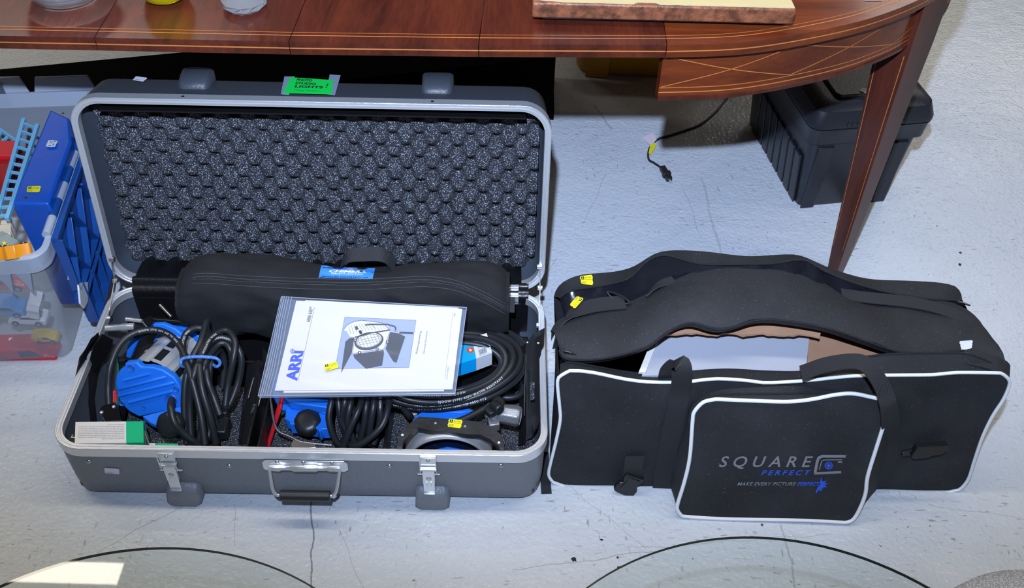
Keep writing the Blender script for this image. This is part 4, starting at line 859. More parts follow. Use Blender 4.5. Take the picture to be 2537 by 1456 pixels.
    obj('cover_print', b, [white, mat('lilac_print', (0.30, 0.36, 0.72), .6), mat('charcoal_print', (0.035, .037, .045), .6), white, mat('strong_blue_print', (0.005, 0.05, 0.55), .5), mat('mid_blue_print', (0.12, 0.16, 0.55), .5)], bk)
    # clear zip bag: two films with a slight ripple
    film = mat('clear_polythene', (0.5, 0.58, 0.72), 0.12, spec=.6, alpha=.10); film2 = mat('clear_polythene_thick', (0.20, 0.25, 0.36), 0.2, spec=.6, alpha=.5)
    c0, c1, c2, c3 = W(0, 1230), W(2290, 1200), W(270, 75), W(2425, 200); g = quad(c0, c1, c2, c3)
    b = B(); b.grid(lambda u, v: g(u, v, .0022+.0008*math.sin(17*u+5*v)+.0006*math.sin(31*v+8*u)), 60, 30); zb = obj('zip_bag', b, film, t, sm=True, ang=180)
    b = B(); b.grid(lambda u, v: g(u, v, -.0062+.0008*math.sin(12*u)), 20, 10, 0, True); obj('zip_bag_back', b, film2, t, sm=True, ang=180)
    b = B()
    for u in (.012, .022, .034, .046, .062): b = B(); b.tube([g(u+.004*math.sin(5*k/20.), k/20., .0035+.001*math.sin(k)) for k in range(21)], .0008, 5); obj('seal_ridge', b, mat('frosted_polythene', (.40, .46, .60), .3, alpha=.6), zb, sm=True)
    for (a0, a1) in (((0, 0), (1, 0)), ((1, 0), (1, 1)), ((0, 1), (1, 1)), ((0, 0), (0, 1))):
        b = B(); b.tube([g(a0[0]+(a1[0]-a0[0])*k/10., a0[1]+(a1[1]-a0[1])*k/10., .002) for k in range(11)], .0007, 5); obj('bag_edge', b, mat('frosted_polythene', (.40, .46, .60), .3, alpha=.6), zb, sm=True)
    q = [W(780, 940, .004), W(940, 895, .004), W(758, 862, .004), W(915, 822, .004)]; yellow_tag(quad(*q), t, name='auction_tag')
booklet()
#==BAG==
def resample(pts, n):
    pts = [V(q) for q in pts]; L_ = [0.0]
    for i in range(1, len(pts)): L_.append(L_[-1]+(pts[i]-pts[i-1]).length)
    out = []
    for k in range(n):
        d = L_[-1]*k/(n-1); i = 1
        while i < len(L_)-1 and L_[i] < d: i += 1
        t = (d-L_[i-1])/max(1e-9, L_[i]-L_[i-1]); out.append(pts[i-1].lerp(pts[i], t))
    return out
def px2(pts, n): return resample(smooth([V((x, y, 0)) for x, y in pts], 6), n)
def coons(bt, tp, lf, rt, nu, nv):
    cb, ct = px2(bt, nu+1), px2(tp, nu+1); cl, cr = px2(lf, nv+1), px2(rt, nv+1); G = []
    for i in range(nu+1):
        u = i/nu; col = []
        for j in range(nv+1):
            v = j/nv; q = cb[i]*(1-v)+ct[i]*v+cl[j]*(1-u)+cr[j]*u-(cb[0]*(1-u)*(1-v)+cb[-1]*u*(1-v)+ct[0]*(1-u)*v+ct[-1]*u*v); col.append(q)
        G.append(col)
    return G
def loft(b, curves, n=60, mi=0, flip=False, extra=None):
    cs = [resample(c, n+1) for c in curves]; m = len(cs)-1
    vs = [cs[j][i] for i in range(n+1) for j in range(m+1)]
    if extra: vs = [extra(q, k//(m+1)/n, (k % (m+1))/m) for k, q in enumerate(vs)]
    fs = []
    for i in range(n):
        for j in range(m): q = (i*(m+1)+j, (i+1)*(m+1)+j, (i+1)*(m+1)+j+1, i*(m+1)+j+1); fs.append(q[::-1] if flip else q)
    b.add(vs, fs, mi)
def lerpc(a, c, k): n = 61; A, D = resample(a, n), resample(c, n); return [p_.lerp(q, k) for p_, q in zip(A, D)]
pipe = mat('white_piping', (0.72, 0.74, 0.76), 0.4)
def gear_bag():
    t = thing('gear_bag', (0.48, 1.33, 0), 'long black nylon gear bag with white piping and front pocket, unzipped, carton inside', 'bag')
    o1 = V((0.087, 1.180, 0)); ux = (V((0.858, 1.192, 0))-o1).normalized(); uz = V((0.012, .036, .3)).normalized(); nf = ux.cross(uz).normalized()   # outward to the viewer
    bot = [(1370, 1192), (1406, 1205), (1467, 1213), (1560, 1216), (1645, 1217), (1800, 1220), (2000, 1224), (2154, 1226), (2256, 1222), (2337, 1218), (2378, 1210)]
    lf = [(1370, 1192), (1359, 1175), (1363, 1149), (1378, 1088), (1388, 1037), (1386, 1002), (1381, 946), (1386, 930)]
    top = [(1386, 930), (1411, 916), (1452, 918), (1492, 925), (1543, 936), (1594, 943), (1645, 945), (1706, 943), (1772, 936), (1848, 940), (1899, 946), (2002, 940), (2078, 932), (2139, 928), (2230, 927), (2317, 926), (2357, 921), (2434, 921), (2480, 922)]
    rt = [(2378, 1210), (2398, 1185), (2413, 1139), (2434, 1078), (2459, 1027), (2485, 987), (2500, 951), (2497, 936), (2480, 922)]
    Fp = lambda q: Pp(q.x, q.y, o1, nf)
    G = coons(bot, top, lf, rt, 90, 36); b = B(); n_ = 37
    vs = []
    for i, col in enumerate(G):
        for j, q in enumerate(col):
            u, v = i/90, j/36; e = min(1, 6*min(u, 1-u, v, 1-v)); w_ = .010*math.sin(PI*v)*math.sin(PI*u)**.5
            w_ += .0028*math.sin(14*u+5*v)*e+.0016*math.sin(37*u-9*v)*e+(.005*math.sin(60*(u-.8)+14*(v-.6))*math.exp(-((u-.80)/.07)**2-((v-.72)/.14)**2))
            vs.append(Fp(q)+nf*w_)
    b.add(vs, [(i*n_+j, (i+1)*n_+j, (i+1)*n_+j+1, i*n_+j+1) for i in range(90) for j in range(36)])
    fp = B(); fp.v = list(b.v); fp.f = list(b.f)
    Lc, Tc, Rc, Bc = [[Fp(q) for q in px2(c, 40)] for c in (lf, top, rt, bot)]
    lip_px = [(1388, 905), (1410, 896), (1450, 903), (1560, 922), (1640, 927), (1700, 921), (1800, 915), (1900, 920), (1990, 920), (2050, 903), (2100, 891), (2200, 877), (2310, 874), (2400, 876), (2460, 900), (2492, 917)]
    lip = [Pp(q.x, q.y, V((0, 1.232, 0)), V((0, 1, -.05))) for q in px2(lip_px, 60)]
    loft(b, [Tc, lip], 70); inn = [q+V((0, .012, -.05)) for q in lip]; loft(b, [lip, inn], 70)
    # rear wall, ends and base
    rear_px = [(1372, 735), (1380, 712), (1400, 695), (1440, 680), (1520, 673), (1570, 660), (1620, 629), (1660, 620), (1740, 622), (1850, 634), (1940, 630), (1985, 633), (2060, 665), (2150, 690), (2250, 695), (2330, 700), (2375, 713), (2384, 742)]
    rear = [Pp(q.x, q.y, V((0, 1.462, 0)), V((0, 1, 0))) for q in px2(rear_px, 60)]
    rlip_px = [(1386, 735), (1420, 716), (1500, 704), (1560, 686), (1600, 648), (1640, 629), (1690, 640), (1740, 652), (1850, 652), (1920, 650), (1990, 641), (2040, 668), (2120, 700), (2200, 722), (2290, 737), (2376, 742)]
    rlip = [q+V((0, -.002, 0)) for q in [Pp(q.x, q.y, V((0, 1.424, 0)), V((0, 1, 0))) for q in px2(rlip_px, 60)]]
    rb = [V((.10+.765*i/59, 1.475, .004)) for i in range(60)]
    loft(b, [rb, lerpc(rb, rear, .5), rear], 60, 0, True); loft(b, [rear, rlip], 60, 0, True)
    loft(b, [[rb[0].lerp(rear[0], k/20) for k in range(21)], lerpc(Lc, [rb[0].lerp(rear[0], k/20) for k in range(21)], .5), Lc], 20)
    loft(b, [[rb[-1].lerp(rear[-1], k/20) for k in range(21)], lerpc(Rc, [rb[-1].lerp(rear[-1], k/20) for k in range(21)], .45), Rc], 20, 0, True)
    loft(b, [rb, Bc], 40)
    obj('bag_shell', b, nylon, t, sm=True, ang=60)
    # satin lining
    b = B(); sat_top = [q+V((0, .004, -.003)) for q in rlip]; sat_bot = [V((.12+.74*i/59, 1.36, .19+.02*math.sin(i*.7))) for i in range(60)]
    loft(b, [sat_top, lerpc(sat_top, sat_bot, .33), lerpc(sat_top, sat_bot, .66), sat_bot], 90, 0, False, lambda q, u, v: q+V((0, .012*math.sin(60*u+7*v+3*math.sin(11*u))*math.sin(PI*v), .009*math.sin(43*u)*v)))
    b.box((.11, 1.20, .012), (.74, 0, 0), (0, .25, 0), (0, 0, .003)); obj('lining', b, satin, t, sm=True, ang=180)
    # padded centre band of the lid between the two zips
    fr = [(1386, 868, .292), (1402, 888, .292), (1450, 891, .296), (1500, 887, .302), (1560, 873, .310), (1610, 855, .322), (1650, 825, .336), (1690, 804, .347), (1720, 800, .352), (1760, 811, .353), (1790, 814, .354), (1830, 805, .356), (1870, 793, .357), (1920, 791, .357), (2000, 802, .352), (2060, 815, .345), (2120, 835, .337), (2200, 863, .324), (2240, 872, .320), (2310, 876, .316), (2385, 868, .312), (2450, 880, .306), (2492, 912, .298)]
    bk = [(1366, 822, .285), (1385, 795, .292), (1440, 775, .300), (1540, 755, .306), (1572, 745, .312), (1620, 722, .325), (1680, 692, .345), (1740, 667, .355), (1790, 653, .362), (1850, 650, .365), (1900, 652, .363), (1960, 667, .355), (2040, 703, .335), (2080, 728, .322), (2120, 743, .315), (2200, 748, .310), (2280, 747, .306), (2360, 752, .300), (2420, 790, .295), (2442, 830, .292)]
    FR = smooth([P(*q) for q in fr], 5); BK = smooth([P(*q) for q in bk], 5)
    cv = [FR]+[[q+V((0, 0, h)) for q in lerpc(FR, BK, k)] for k, h in ((.12, .007), (.28, .012), (.5, .013), (.72, .010), (.9, .004))]+[BK]
    b = B(); loft(b, cv, 110, 0, False, lambda q, u, v: q+V((0, 0, .0025*math.sin(19*u+3*v)+.0015*math.sin(47*u-5*v)))); band_b = B(); band_b.v = list(b.v); band_b.f = list(b.f)
    loft(b, [FR, [q+V((0, .01, -.02)) for q in FR]], 90, 0, True); loft(b, [BK, [q+V((0, -.01, -.015)) for q in BK]], 90)
    obj('lid_band', b, nylon, t, sm=True, ang=70)
    zipm = mat('black_zip_teeth', (0.02, .02, .024), .35, bump=.9, bscale=1600)
    for c in (FR, BK, lip, rlip): b = B(); b.tube(resample(c, 120), .0021, 6); obj('zip', b, zipm, t, sm=True)
    for q in (P(1398, 870, .30), P(2376, 880, .318), P(2372, 748, .306)): b = B(); b.tube([q, q+V((.008, -.004, .002)), q+V((.022, -.008, .0))], [.0035, .0028, .0015], 8); obj('zip_pull', b, blackm, t, sm=True)
    # white piping round the front
    b = B(); loop = Lc+Tc[1:]+Rc[::-1][1:]+Bc[::-1][1:-1]; b.tube([q+nf*.002 for q in resample(loop, 260)[:-1]], .0032, 8, closed=True); obj('piping', b, pipe, t, sm=True)
    # front pocket
    o2 = P(1690, 1277, .006); u2 = (P(2093, 1293, .006)-o2).normalized(); w2 = (P(1790, 986, .268)-P(1715, 1279, .006)).normalized(); n2 = u2.cross(w2).normalized()
    pl = [(1690, 1277), (1678, 1262), (1679, 1246), (1696, 1190), (1709, 1129), (1716, 1037), (1721, 1017), (1741, 996), (1760, 990)]
    pt = [(1760, 990), (1777, 988), (1848, 991), (1950, 994), (2012, 988), (2068, 977), (2114, 974), (2164, 984), (2190, 988)]
    pr = [(2093, 1293), (2112, 1287), (2129, 1261), (2144, 1221), (2149, 1180), (2169, 1114), (2190, 1048), (2200, 1012), (2198, 996), (2190, 988)]
    pb = [(1690, 1277), (1721, 1280), (1797, 1284), (1900, 1286), (2002, 1288), (2093, 1293)]
    Kp = lambda q: Pp(q.x, q.y, o2, n2)
    G = coons(pb, pt, pl, pr, 40, 26); b = B(); n_ = 27
    b.add([Kp(q)+n2*(.006*math.sin(PI*i/40)*math.sin(PI*j/26)+.0022*math.sin(9*i/40+7*j/26)*min(1, 5*min(i/40, 1-i/40, j/26, 1-j/26))) for i, c in enumerate(G) for j, q in enumerate(c)], [(i*n_+j, (i+1)*n_+j, (i+1)*n_+j+1, i*n_+j+1) for i in range(40) for j in range(26)])
    pk = B(); pk.v = list(b.v); pk.f = list(b.f)
    loop = [Kp(q) for q in px2(pl, 40)+px2(pt, 40)[1:]+px2(pr, 40)[::-1][1:]]
    gus = [(1668, 1255), (1660, 1222), (1665, 1149), (1690, 1062), (1706, 1001), (1722, 982), (1746, 971), (1797, 958), (1950, 950), (2002, 953), (2103, 964), (2174, 971), (2212, 990), (2219, 1040), (2190, 1150), (2165, 1215), (2150, 1240)]
    gl = [Fp(q)+nf*.006 for q in px2(gus, 110)]; gl = [V((q.x, q.y, max(q.z, .003))) for q in gl]
    loft(b, [loop, lerpc(loop, gl, .5), gl], 110, 0, True)
    pbw = [Kp(q) for q in px2(pb, 30)]; loft(b, [pbw, [Fp(V((1668+490*k/29, 1219+.0*k, 0)))+nf*.004 for k in range(30)]], 29, 0, True)
    pko = obj('front_pocket', b, nylon, t, sm=True, ang=60)
    b = B(); lp = loop+[Kp(q) for q in px2(pb, 30)][::-1][1:-1]; b.tube([q+n2*.001 for q in resample(lp, 180)[:-1]], .0036, 8, closed=True); obj('piping', b, pipe, pko, sm=True)
    b = B(); zc = [q for q in lerpc(loop, gl, .5)][14:48]; b.tube([q+V((0, -.001, .002)) for q in zc], .002, 6); obj('zip', b, zipm, pko, sm=True)
    TP = bvh(pk); TF = bvh(fp)
    # embroidery
    sil = mat('silver_thread', (0.20, 0.205, 0.22), .45, bump=.6, bscale=900); bt = mat('royal_blue_thread', (0.02, 0.09, 0.62), .5, bump=.6, bscale=900)
    b = B(); E_ = lambda x, y: (1680+x/3.731, 1090+y/3.731)
    def q4(x0, y0, x1, y1, k=0): return surf(TP, (E_(x0, y1), E_(x1, y1+k), E_(x0+8, y0), E_(x1+8, y0+k)), .0012)
    put_text(b, 'SQUARE', q4(375, 148, 1240, 268), 0, 0, 1, 1, 0, 0, .012, .28, 1.55); put_text(b, 'PERFECT', q4(765, 276, 1222, 324), 0, 0, 1, 1, 1, 0, .025, .3, 1.5)
    put_text(b, 'MAKE EVERY PICTURE', q4(545, 388, 1085, 420), 0, 0, 1, 1, 0, 0, .012, .2, 1.05); put_text(b, 'PERFECT', q4(1100, 387, 1308, 420), 0, 0, 1, 1, 1, 0, .03, .2, 1.05)
    def sp(x, y, h=.0016): return (hit(TP, *E_(x, y)) or Kp(V((*E_(x, y), 0))))+n2*h
    def stroke(pts, wd, mi, h=.0016):
        pts = [V((x, y, 0)) for x, y in pts]
        for a, c in zip(pts[:-1], pts[1:]):
            d = (c-a).normalized(); nn = V((-d.y, d.x, 0))*wd/2; a2, c2 = a-d*wd*.25, c+d*wd*.25; b.add([sp(q.x, q.y, h) for q in (a2-nn, c2-nn, c2+nn, a2+nn)], [(0, 1, 2, 3)], mi)
    stroke([(1540, 144), (1330, 143), (1298, 158), (1285, 190), (1265, 290)], 26, 0); stroke([(1262, 302), (1300, 300), (1500, 290)], 22, 0)
    stroke([(1512, 176), (1345, 178), (1325, 188), (1303, 268)], 8, 0); stroke([(1478, 197), (1512, 197)], 14, 0)
    for r0, r1, mi in ((38, 28, 1), (22, 13, 1), (8, 0, 0)):
        m_ = 28; vs = [sp(1390+r*math.cos(2*PI*j/m_), 230+r*math.sin(2*PI*j/m_)*.95) for j in range(m_) for r in (r0, r1)]; b.add(vs, [(2*j, 2*((j+1) % m_), 2*((j+1) % m_)+1, 2*j+1) for j in range(m_)], mi)
    star = [(1318, 330), (1332, 372), (1368, 368), (1350, 390), (1390, 392), (1352, 408), (1378, 430), (1340, 428), (1336, 442), (1320, 436), (1302, 440), (1328, 462), (1292, 456), (1272, 492), (1270, 462), (1292, 420), (1310, 400)]
    cx_, cy_ = 1325, 405; vs = [sp(cx_, cy_, .002)]+[sp(x, y, .002) for x, y in star]; b.add(vs, [(0, i+1, (i+1) % len(star)+1) for i in range(len(star))], 1)
    obj('embroidery', b, [sil, bt], pko, label='silver and blue embroidered lettering and camera emblem')
    # webbing
    def strap(pts, wd, dirv, name='webbing_strap', th=.0022):
        path = smooth([q if isinstance(q, V) else P(*q) for q in pts], 5); n = len(path); b = B(); ws = []
        for i in range(n):
            tt = (path[min(i+1, n-1)]-path[max(i-1, 0)]).normalized(); d = V(dirv[0]).lerp(V(dirv[1]), i/(n-1)) if isinstance(dirv, tuple) and len(dirv) == 2 else V(dirv); d = d-tt*d.dot(tt); ws.append(d.normalized()*wd)
        b.ribbon(path, ws, th); return obj(name, b, web, t, sm=True, ang=50)
    on = lambda x, y, h=.004: (hit(TF, x, y) or Fp(V((x, y, 0))))+nf*h
    strap([(1655, 935, .27), (1662, 912, .315), (1683, 900, .332), (1690, 925, .315), on(1684, 965, .006), on(1676, 1010), on(1664, 1060), on(1652, 1120), on(1643, 1175), on(1638, 1214)], .036, V((1, 0, .15)))
    strap([(1985, 925, .305), (2040, 905, .328), (2100, 895, .345), (2140, 900, .350), (2170, 930, .340), (2193, 975, .315), (2203, 1020, .285), on(2203, 1070, .012), on(2196, 1130, .008), on(2186, 1200, .006)], .036, (V((0.2, 1, .1)), V((1, .1, 0))))
    strap([(1381, 858, .255), (1391, 815, .286), (1420, 776, .304), (1470, 757, .311), (1548, 748, .315)], .036, (V((.6, 1, 0)), V((.2, 1, 0))))
    strap([(1600, 735, .322), (1632, 705, .338), (1668, 690, .345)], .028, (V((.7, 1, 0)), V((.5, 1, 0))))
    strap([(2085, 728, .325), (2150, 737, .322), (2250, 748, .320), (2330, 765, .320), (2395, 795, .316), (2428, 835, .302), (2448, 862, .28)], .030, (V((0, 1, 0)), V((.8, .6, 0))))
    strap([(2392, 884, .318), (2435, 892, .314), (2478, 906, .306), (2500, 925, .285), (2492, 950, .25)], .034, (V((.1, 1, 0)), V((.3, 1, .5))))
    b = B(); b.tube(smooth([P(1505, 722, .318), P(1540, 733, .322), P(1560, 752, .318), P(1525, 745, .312)], 5, True), .002, 8, closed=True); obj('strap_ring', b, black, t, sm=True)
    strap([P(1347, 1120, .004), P(1350, 1170, .003), P(1354, 1222, .0025)], .020, V((1, 0, 0)), 'floor_strap')
    # buckles
    fo = on(1560, 1160, .012)
    strap([on(1572, 1124, .006), on(1568, 1145, .013), on(1564, 1166, .014)], .037, V((1, 0, -.25)), 'buckle_webbing')
    ctr = on(1558, 1180, .013); X = (on(1590, 1190, .013)-on(1530, 1172, .013)).normalized(); Y = nf.cross(X).normalized(); Y = Y if Y.z > 0 else -Y
    b = B(); S = .00068; shp = [(-26, 34), (28, 34), (29, 22), (24, 8), (20, 2), (26, -6), (30, -16), (30, -42), (16, -48), (-22, -40), (-33, -36), (-34, -12), (-30, -2), (-20, 2), (-24, 10), (-29, 24)]
    b.prism([ctr+X*(x*S)+Y*(y*S) for x, y in shp], nf*.009); bu = obj('buckle', b, buckm, t, bevel=.0010, label='black plastic side-release buckle, socket half')
    b = B(); b.prism([ctr+nf*.0092+X*(x*S)+Y*(y*S) for x, y in ((-18, 26), (20, 26), (15, 4), (20, -14), (20, -24), (-20, -24), (-20, -14), (-15, 4))], nf*.0012); obj('buckle_face', b, rubber, bu, bevel=.0006)
    b = B(); m_ = on(2283, 1102, .010); X = (on(2325, 1100, .01)-on(2245, 1106, .01)).normalized(); Y = nf.cross(X).normalized(); Y = Y if Y.z > 0 else -Y
    b.prism([m_+X*(x*S)+Y*(y*S) for x, y in ((-28, 26), (58, 26), (60, 6), (48, -8), (22, -10), (16, -16), (-26, -18), (-36, -10), (-36, 2))], nf*.013); b.prism([m_+X*(x*S)+Y*(y*S) for x, y in ((-62, 2), (-36, 8), (-36, -12), (-60, -14))], nf*.007); obj('buckle', b, buckm, t, bevel=.0008, label='black plastic side-release buckle, prong half'); 
    # tags
    TR_ = bvh(b_from(rear, rlip)); TB_ = bvh(band_b)
    yellow_tag(surf(TR_, ((1440, 703), (1470, 706), (1436, 684), (1468, 680)), .003), t, name='auction_tag')
    q = P(1428, 751, .312); f = quad(P(1411, 757, .310), P(1424, 767, .310), P(1430, 735, .313), P(1447, 741, .313)); yellow_tag(lambda u, v, h=0: f(v, 1-u, h+.002), t, name='auction_tag')
    white_tag(surf(TB_, ((2382, 868), (2408, 862), (2376, 845), (2411, 842)), .002), t, '')
def b_from(a, c): b = B(); loft(b, [a, c], 60); return b
gear_bag()
def cartons():
    brown = mat('brown_cardboard', (0.36, 0.20, 0.12), .75, bump=.3, bscale=90, aniso=(40, 2, 2), var=.08); wc = mat('white_cardboard', (0.34, 0.36, 0.42), .7, bump=.15, bscale=40)
    t = thing('carton', P(1800, 880, .02), 'white carton with a brown corrugated flap, inside the open gear bag', 'box')
    z = .268; q = [P(1590, 930, z), P(1996, 925, z), P(2006, 825, z), P(1640, 822, z)]; b = B(); b.prism(q, V((0, 0, -.22))); obj('box_body', b, wc, t)
    b = B(); b.box(P(1598, 926, z), P(1640, 820, z)-P(1598, 926, z), V((-.012, 0, 0)), V((0, 0, .004))); obj('white_side_flap', b, white, t)
    z = .296; ed = [P(1650+380*k/30, 829+6*math.sin(k*.9)*.4+(3 if k % 5 == 0 else 0)+.01*k*k*.6, z) for k in range(31)]; bk = [P(2040-390*k/30, 780, z+.012) for k in range(31)]
    b = B(); b.prism(ed+bk, V((0, 0, .0035))); obj('brown_flap', b, brown, t)
    t = thing('carton', P(2090, 870, .02), 'plain brown cardboard carton beside the white one, inside the open gear bag', 'box')
    z = .262; b = B(); b.prism([P(1998, 925, z), P(2215, 915, z+.0), P(2230, 830, z), P(2006, 812, z)], V((0, 0, -.2))); obj('box_body', b, brown, t)
cartons()
#==UNDER TABLE==
def backdrop():
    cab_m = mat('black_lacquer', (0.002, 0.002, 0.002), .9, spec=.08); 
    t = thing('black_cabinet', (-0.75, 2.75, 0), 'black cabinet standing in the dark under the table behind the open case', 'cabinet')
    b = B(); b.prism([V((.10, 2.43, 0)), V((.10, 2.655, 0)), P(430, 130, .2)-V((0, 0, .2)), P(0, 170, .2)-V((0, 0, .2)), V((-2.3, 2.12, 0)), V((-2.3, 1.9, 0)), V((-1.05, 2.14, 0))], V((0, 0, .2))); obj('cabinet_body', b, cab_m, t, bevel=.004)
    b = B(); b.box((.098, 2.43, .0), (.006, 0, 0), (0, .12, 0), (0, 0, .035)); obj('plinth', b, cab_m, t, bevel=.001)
    ym = mat('yellow_plastic', (0.62, 0.27, 0.005), .45, bump=.1, bscale=40)
    t = thing('storage_bin', P(1520, 190, 0), 'yellow plastic bin on the floor in the shade behind the table apron', 'bin')
    o = P(1412, 192, 0); x_ = (P(1640, 203, 0)-o).normalized(); y_ = V((-x_.y, x_.x, 0)); fr = lambda u, v, z: o+x_*u+y_*v+V((0, 0, z))
    b = B(); b.rings(tub(fr, .46, .32, [(.0, .03, .04), (.012, .018, .05), (.28, -.01, .06), (.28, -.004, .055), (.02, .024, .045)]), 0, True, True); obj('bin_body', b, ym, t, sm=True, ang=40)
    b = B(); b.prism([fr(.045, .013, .0), fr(.115, .013, .0), fr(.115, -.012, .27), fr(.045, -.012, .27)], y_*-.006); obj('bin_rib', b, ym, t, bevel=.002)
backdrop()
def tool_box():
    tm = mat('black_polypropylene', (0.014, 0.016, 0.021), .38, bump=.25, bscale=260)
    t = thing('tool_box', P(2085, 505, 0), 'big black plastic tote with ribbed sides standing behind the table leg', 'bin')
    o = P(1975, 514, 0); x_ = (P(2204, 494, 0)-o).normalized(); y_ = V((-x_.y, x_.x, 0)); W_, D_ = .245, .40
    fr = lambda u, v, z: o+x_*u+y_*v+V((0, 0, z))
    def tp(rg, c=(0, 0)): return [[fr(u, v, z) for u, v in [(a-g, bb-g) for a, bb in rrect(W_+2*g, D_+2*g, 0, r)]] for z, g, r in rg]
    b = B(); b.rings(tp([(0.0, -.004, .018), (.006, .0, .02), (.215, .016, .022), (.217, .028, .026), (.258, .032, .028), (.262, .035, .03), (.262, .031, .026), (.19, .010, .02)]), 0, True, True); obj('tub', b, tm, t, sm=True, ang=35)
    b = B(); b.rings(tp([(.240, .020, .024), (.262, .028, .026), (.266, .036, .03), (.276, .036, .03), (.308, .026, .03), (.318, .012, .035), (.320, -.01, .03)]), 0, True, True); obj('lid', b, tm, t, sm=True, ang=35)
    b = B(); g = fr(.05, -.014, 0); b.rings([[fr(u, v, z) for u, v in [(q[0]+.03, q[1]+.01) for q in rrect(.19, .30, i_, .015)]] for z, i_ in ((.312, 0), (.324, 0), (.328, .004), (.328, .008))], 0, False, True); obj('lid_panel', b, tm, t, sm=True, ang=35)
    b = B(); b.box(fr(.045, -.034, .268), x_*.16, y_*-.004, V((0, 0, .006)))
    for k in range(12): b = B(); b.box(fr(.05+.0125*k, -.034, .270), x_*.006, y_*-.005, V((0, 0, .010))); obj('grip_rib', b, tm, t, bevel=.001)
    for k in range(8):
        b = B(); v = .02+.042*k; b.prism([fr(-.001, v, .004), fr(-.001, v+.034, .004), fr(-.013, v+.034, .15), fr(-.013, v, .15)], x_*-.006); obj('side_rib', b, tm, t, bevel=.002)
    for u in (.006, W_-.045): b = B(); b.prism([fr(u, .0, .0), fr(u+.036, .0, .0), fr(u+.040, -.014, .2), fr(u-.002, -.014, .2)], y_*-.006); obj('corner_rib', b, tm, t, bevel=.003)
    b = B(); q = P(2142, 223, .329); b.prism([q+V((x, y, 0)) for x, y in ((-.014, -.004), (-.002, -.014), (.016, -.010), (.016, .006), (-.004, .008))], V((0, 0, .0006))); obj('price_sticker', b, wlab, t, label='scrap of a white label')
    for u, v in ((W_+.02, .02), (W_+.02, .36)): b = B(); b.cyl(fr(u-.005, v, .296), fr(u+.01, v, .290), .005, 10); obj('hinge_knuckle', b, steel, t)
tool_box()
def power_cord():
    t = thing('power_cord', P(1650, 400, 0), 'thin black power cord with a barrel plug lying on the floor under the table', 'cord')
    c = rp([(1840, 170), (1820, 215), (1795, 250), (1770, 280), (1735, 308), (1700, 322), (1660, 335), (1630, 345), (1612, 362), (1606, 380), (1608, 396), (1618, 402), (1630, 410), (1642, 418)], .0032); b = B(); b.tube(c, .0030, 8); obj('cord', b, rubber, t, sm=True)
    a, e = P(1640, 415, .007), P(1659, 446, .007); d = (e-a).normalized(); n = V((-d.y, d.x, 0)); b = B(); b.box(a-n*.008-V((0, 0, .006)), d*(e-a).length, n*.016, V((0, 0, .014))); b.box(a+d*.026-n*.011-V((0, 0, .0065)), d*.014, n*.022, V((0, 0, .017))); obj('plug_body', b, black, t, bevel=.0025)
    b = B(); b.cyl(e, e+d*.013, .0034, 12); obj('plug_barrel', b, chrome, t, sm=True)
    b = B(); b.prism([P(1590, 340, .002), P(1618, 329, .010), P(1627, 346, .011), P(1612, 360, .007)], V((0, 0, .0006))); obj('paper_tag', b, mat('pale_pink_paper', (.70, .58, .64), .6), t, label='pale pink and white paper tag')
    b = B(); b.prism([P(1611, 358, .0065), P(1620, 352, .0065), P(1626, 360, .006), P(1612, 384, .006), P(1607, 380, .006)], V((0, 0, .0007))); obj('yellow_tape', b, yel, t, label='yellow tape around the cord')
power_cord()
#==TOTE==
def toy_car(c, dx, up, ln_, col, label, group='toy cars in the clear tote', wid=.42, van=False):
    """small die-cast car: c centre of the underside, dx forward, up"""
    dx = dx.normalized(); up = (up-dx*up.dot(dx)).normalized(); sd = dx.cross(up); w_ = ln_*wid
    t = thing('toy_car', c, label, 'toy car', group)
    pr = [(-.5, .06), (-.5, .20), (-.44, .24), (-.30, .26), (-.18, .38), (.08, .38), (.22, .25), (.46, .20), (.5, .14), (.5, .06)] if not van else [(-.5, .06), (-.5, .40), (-.46, .44), (.22, .44), (.34, .27), (.48, .24), (.5, .06)]
    m = mat('toy_paint_%s' % col[3], col[:3], .3, coat=.4)
    b = B(); b.prism([c+dx*(x*ln_)+up*(z*ln_)-sd*w_/2 for x, z in pr], sd*w_); obj('car_body', b, m, t, bevel=ln_*.02)
    b = B(); win = [(-.27, .27), (-.17, .36), (.06, .36), (.17, .27)] if not van else [(0, .28), (0, .41), (.21, .41), (.30, .28)]
    b.prism([c+dx*(x*ln_)+up*(z*ln_)-sd*(w_/2+.0004) for x, z in win], sd*(w_+.0008)); obj('car_window', b, mat('toy_window', (.03, .035, .05), .15), t)
    for x in (-.30, .30):
        for s in (-1, 1): b = B(); q = c+dx*(x*ln_)+up*(.09*ln_)+sd*(s*w_*.5); b.cyl(q-sd*s*.003, q+sd*s*.0015, ln_*.095, 16); b.cyl(q+sd*s*.0015, q+sd*s*.0019, ln_*.05, 12, 1); obj('wheel', b, [black, steel], t)
    return t
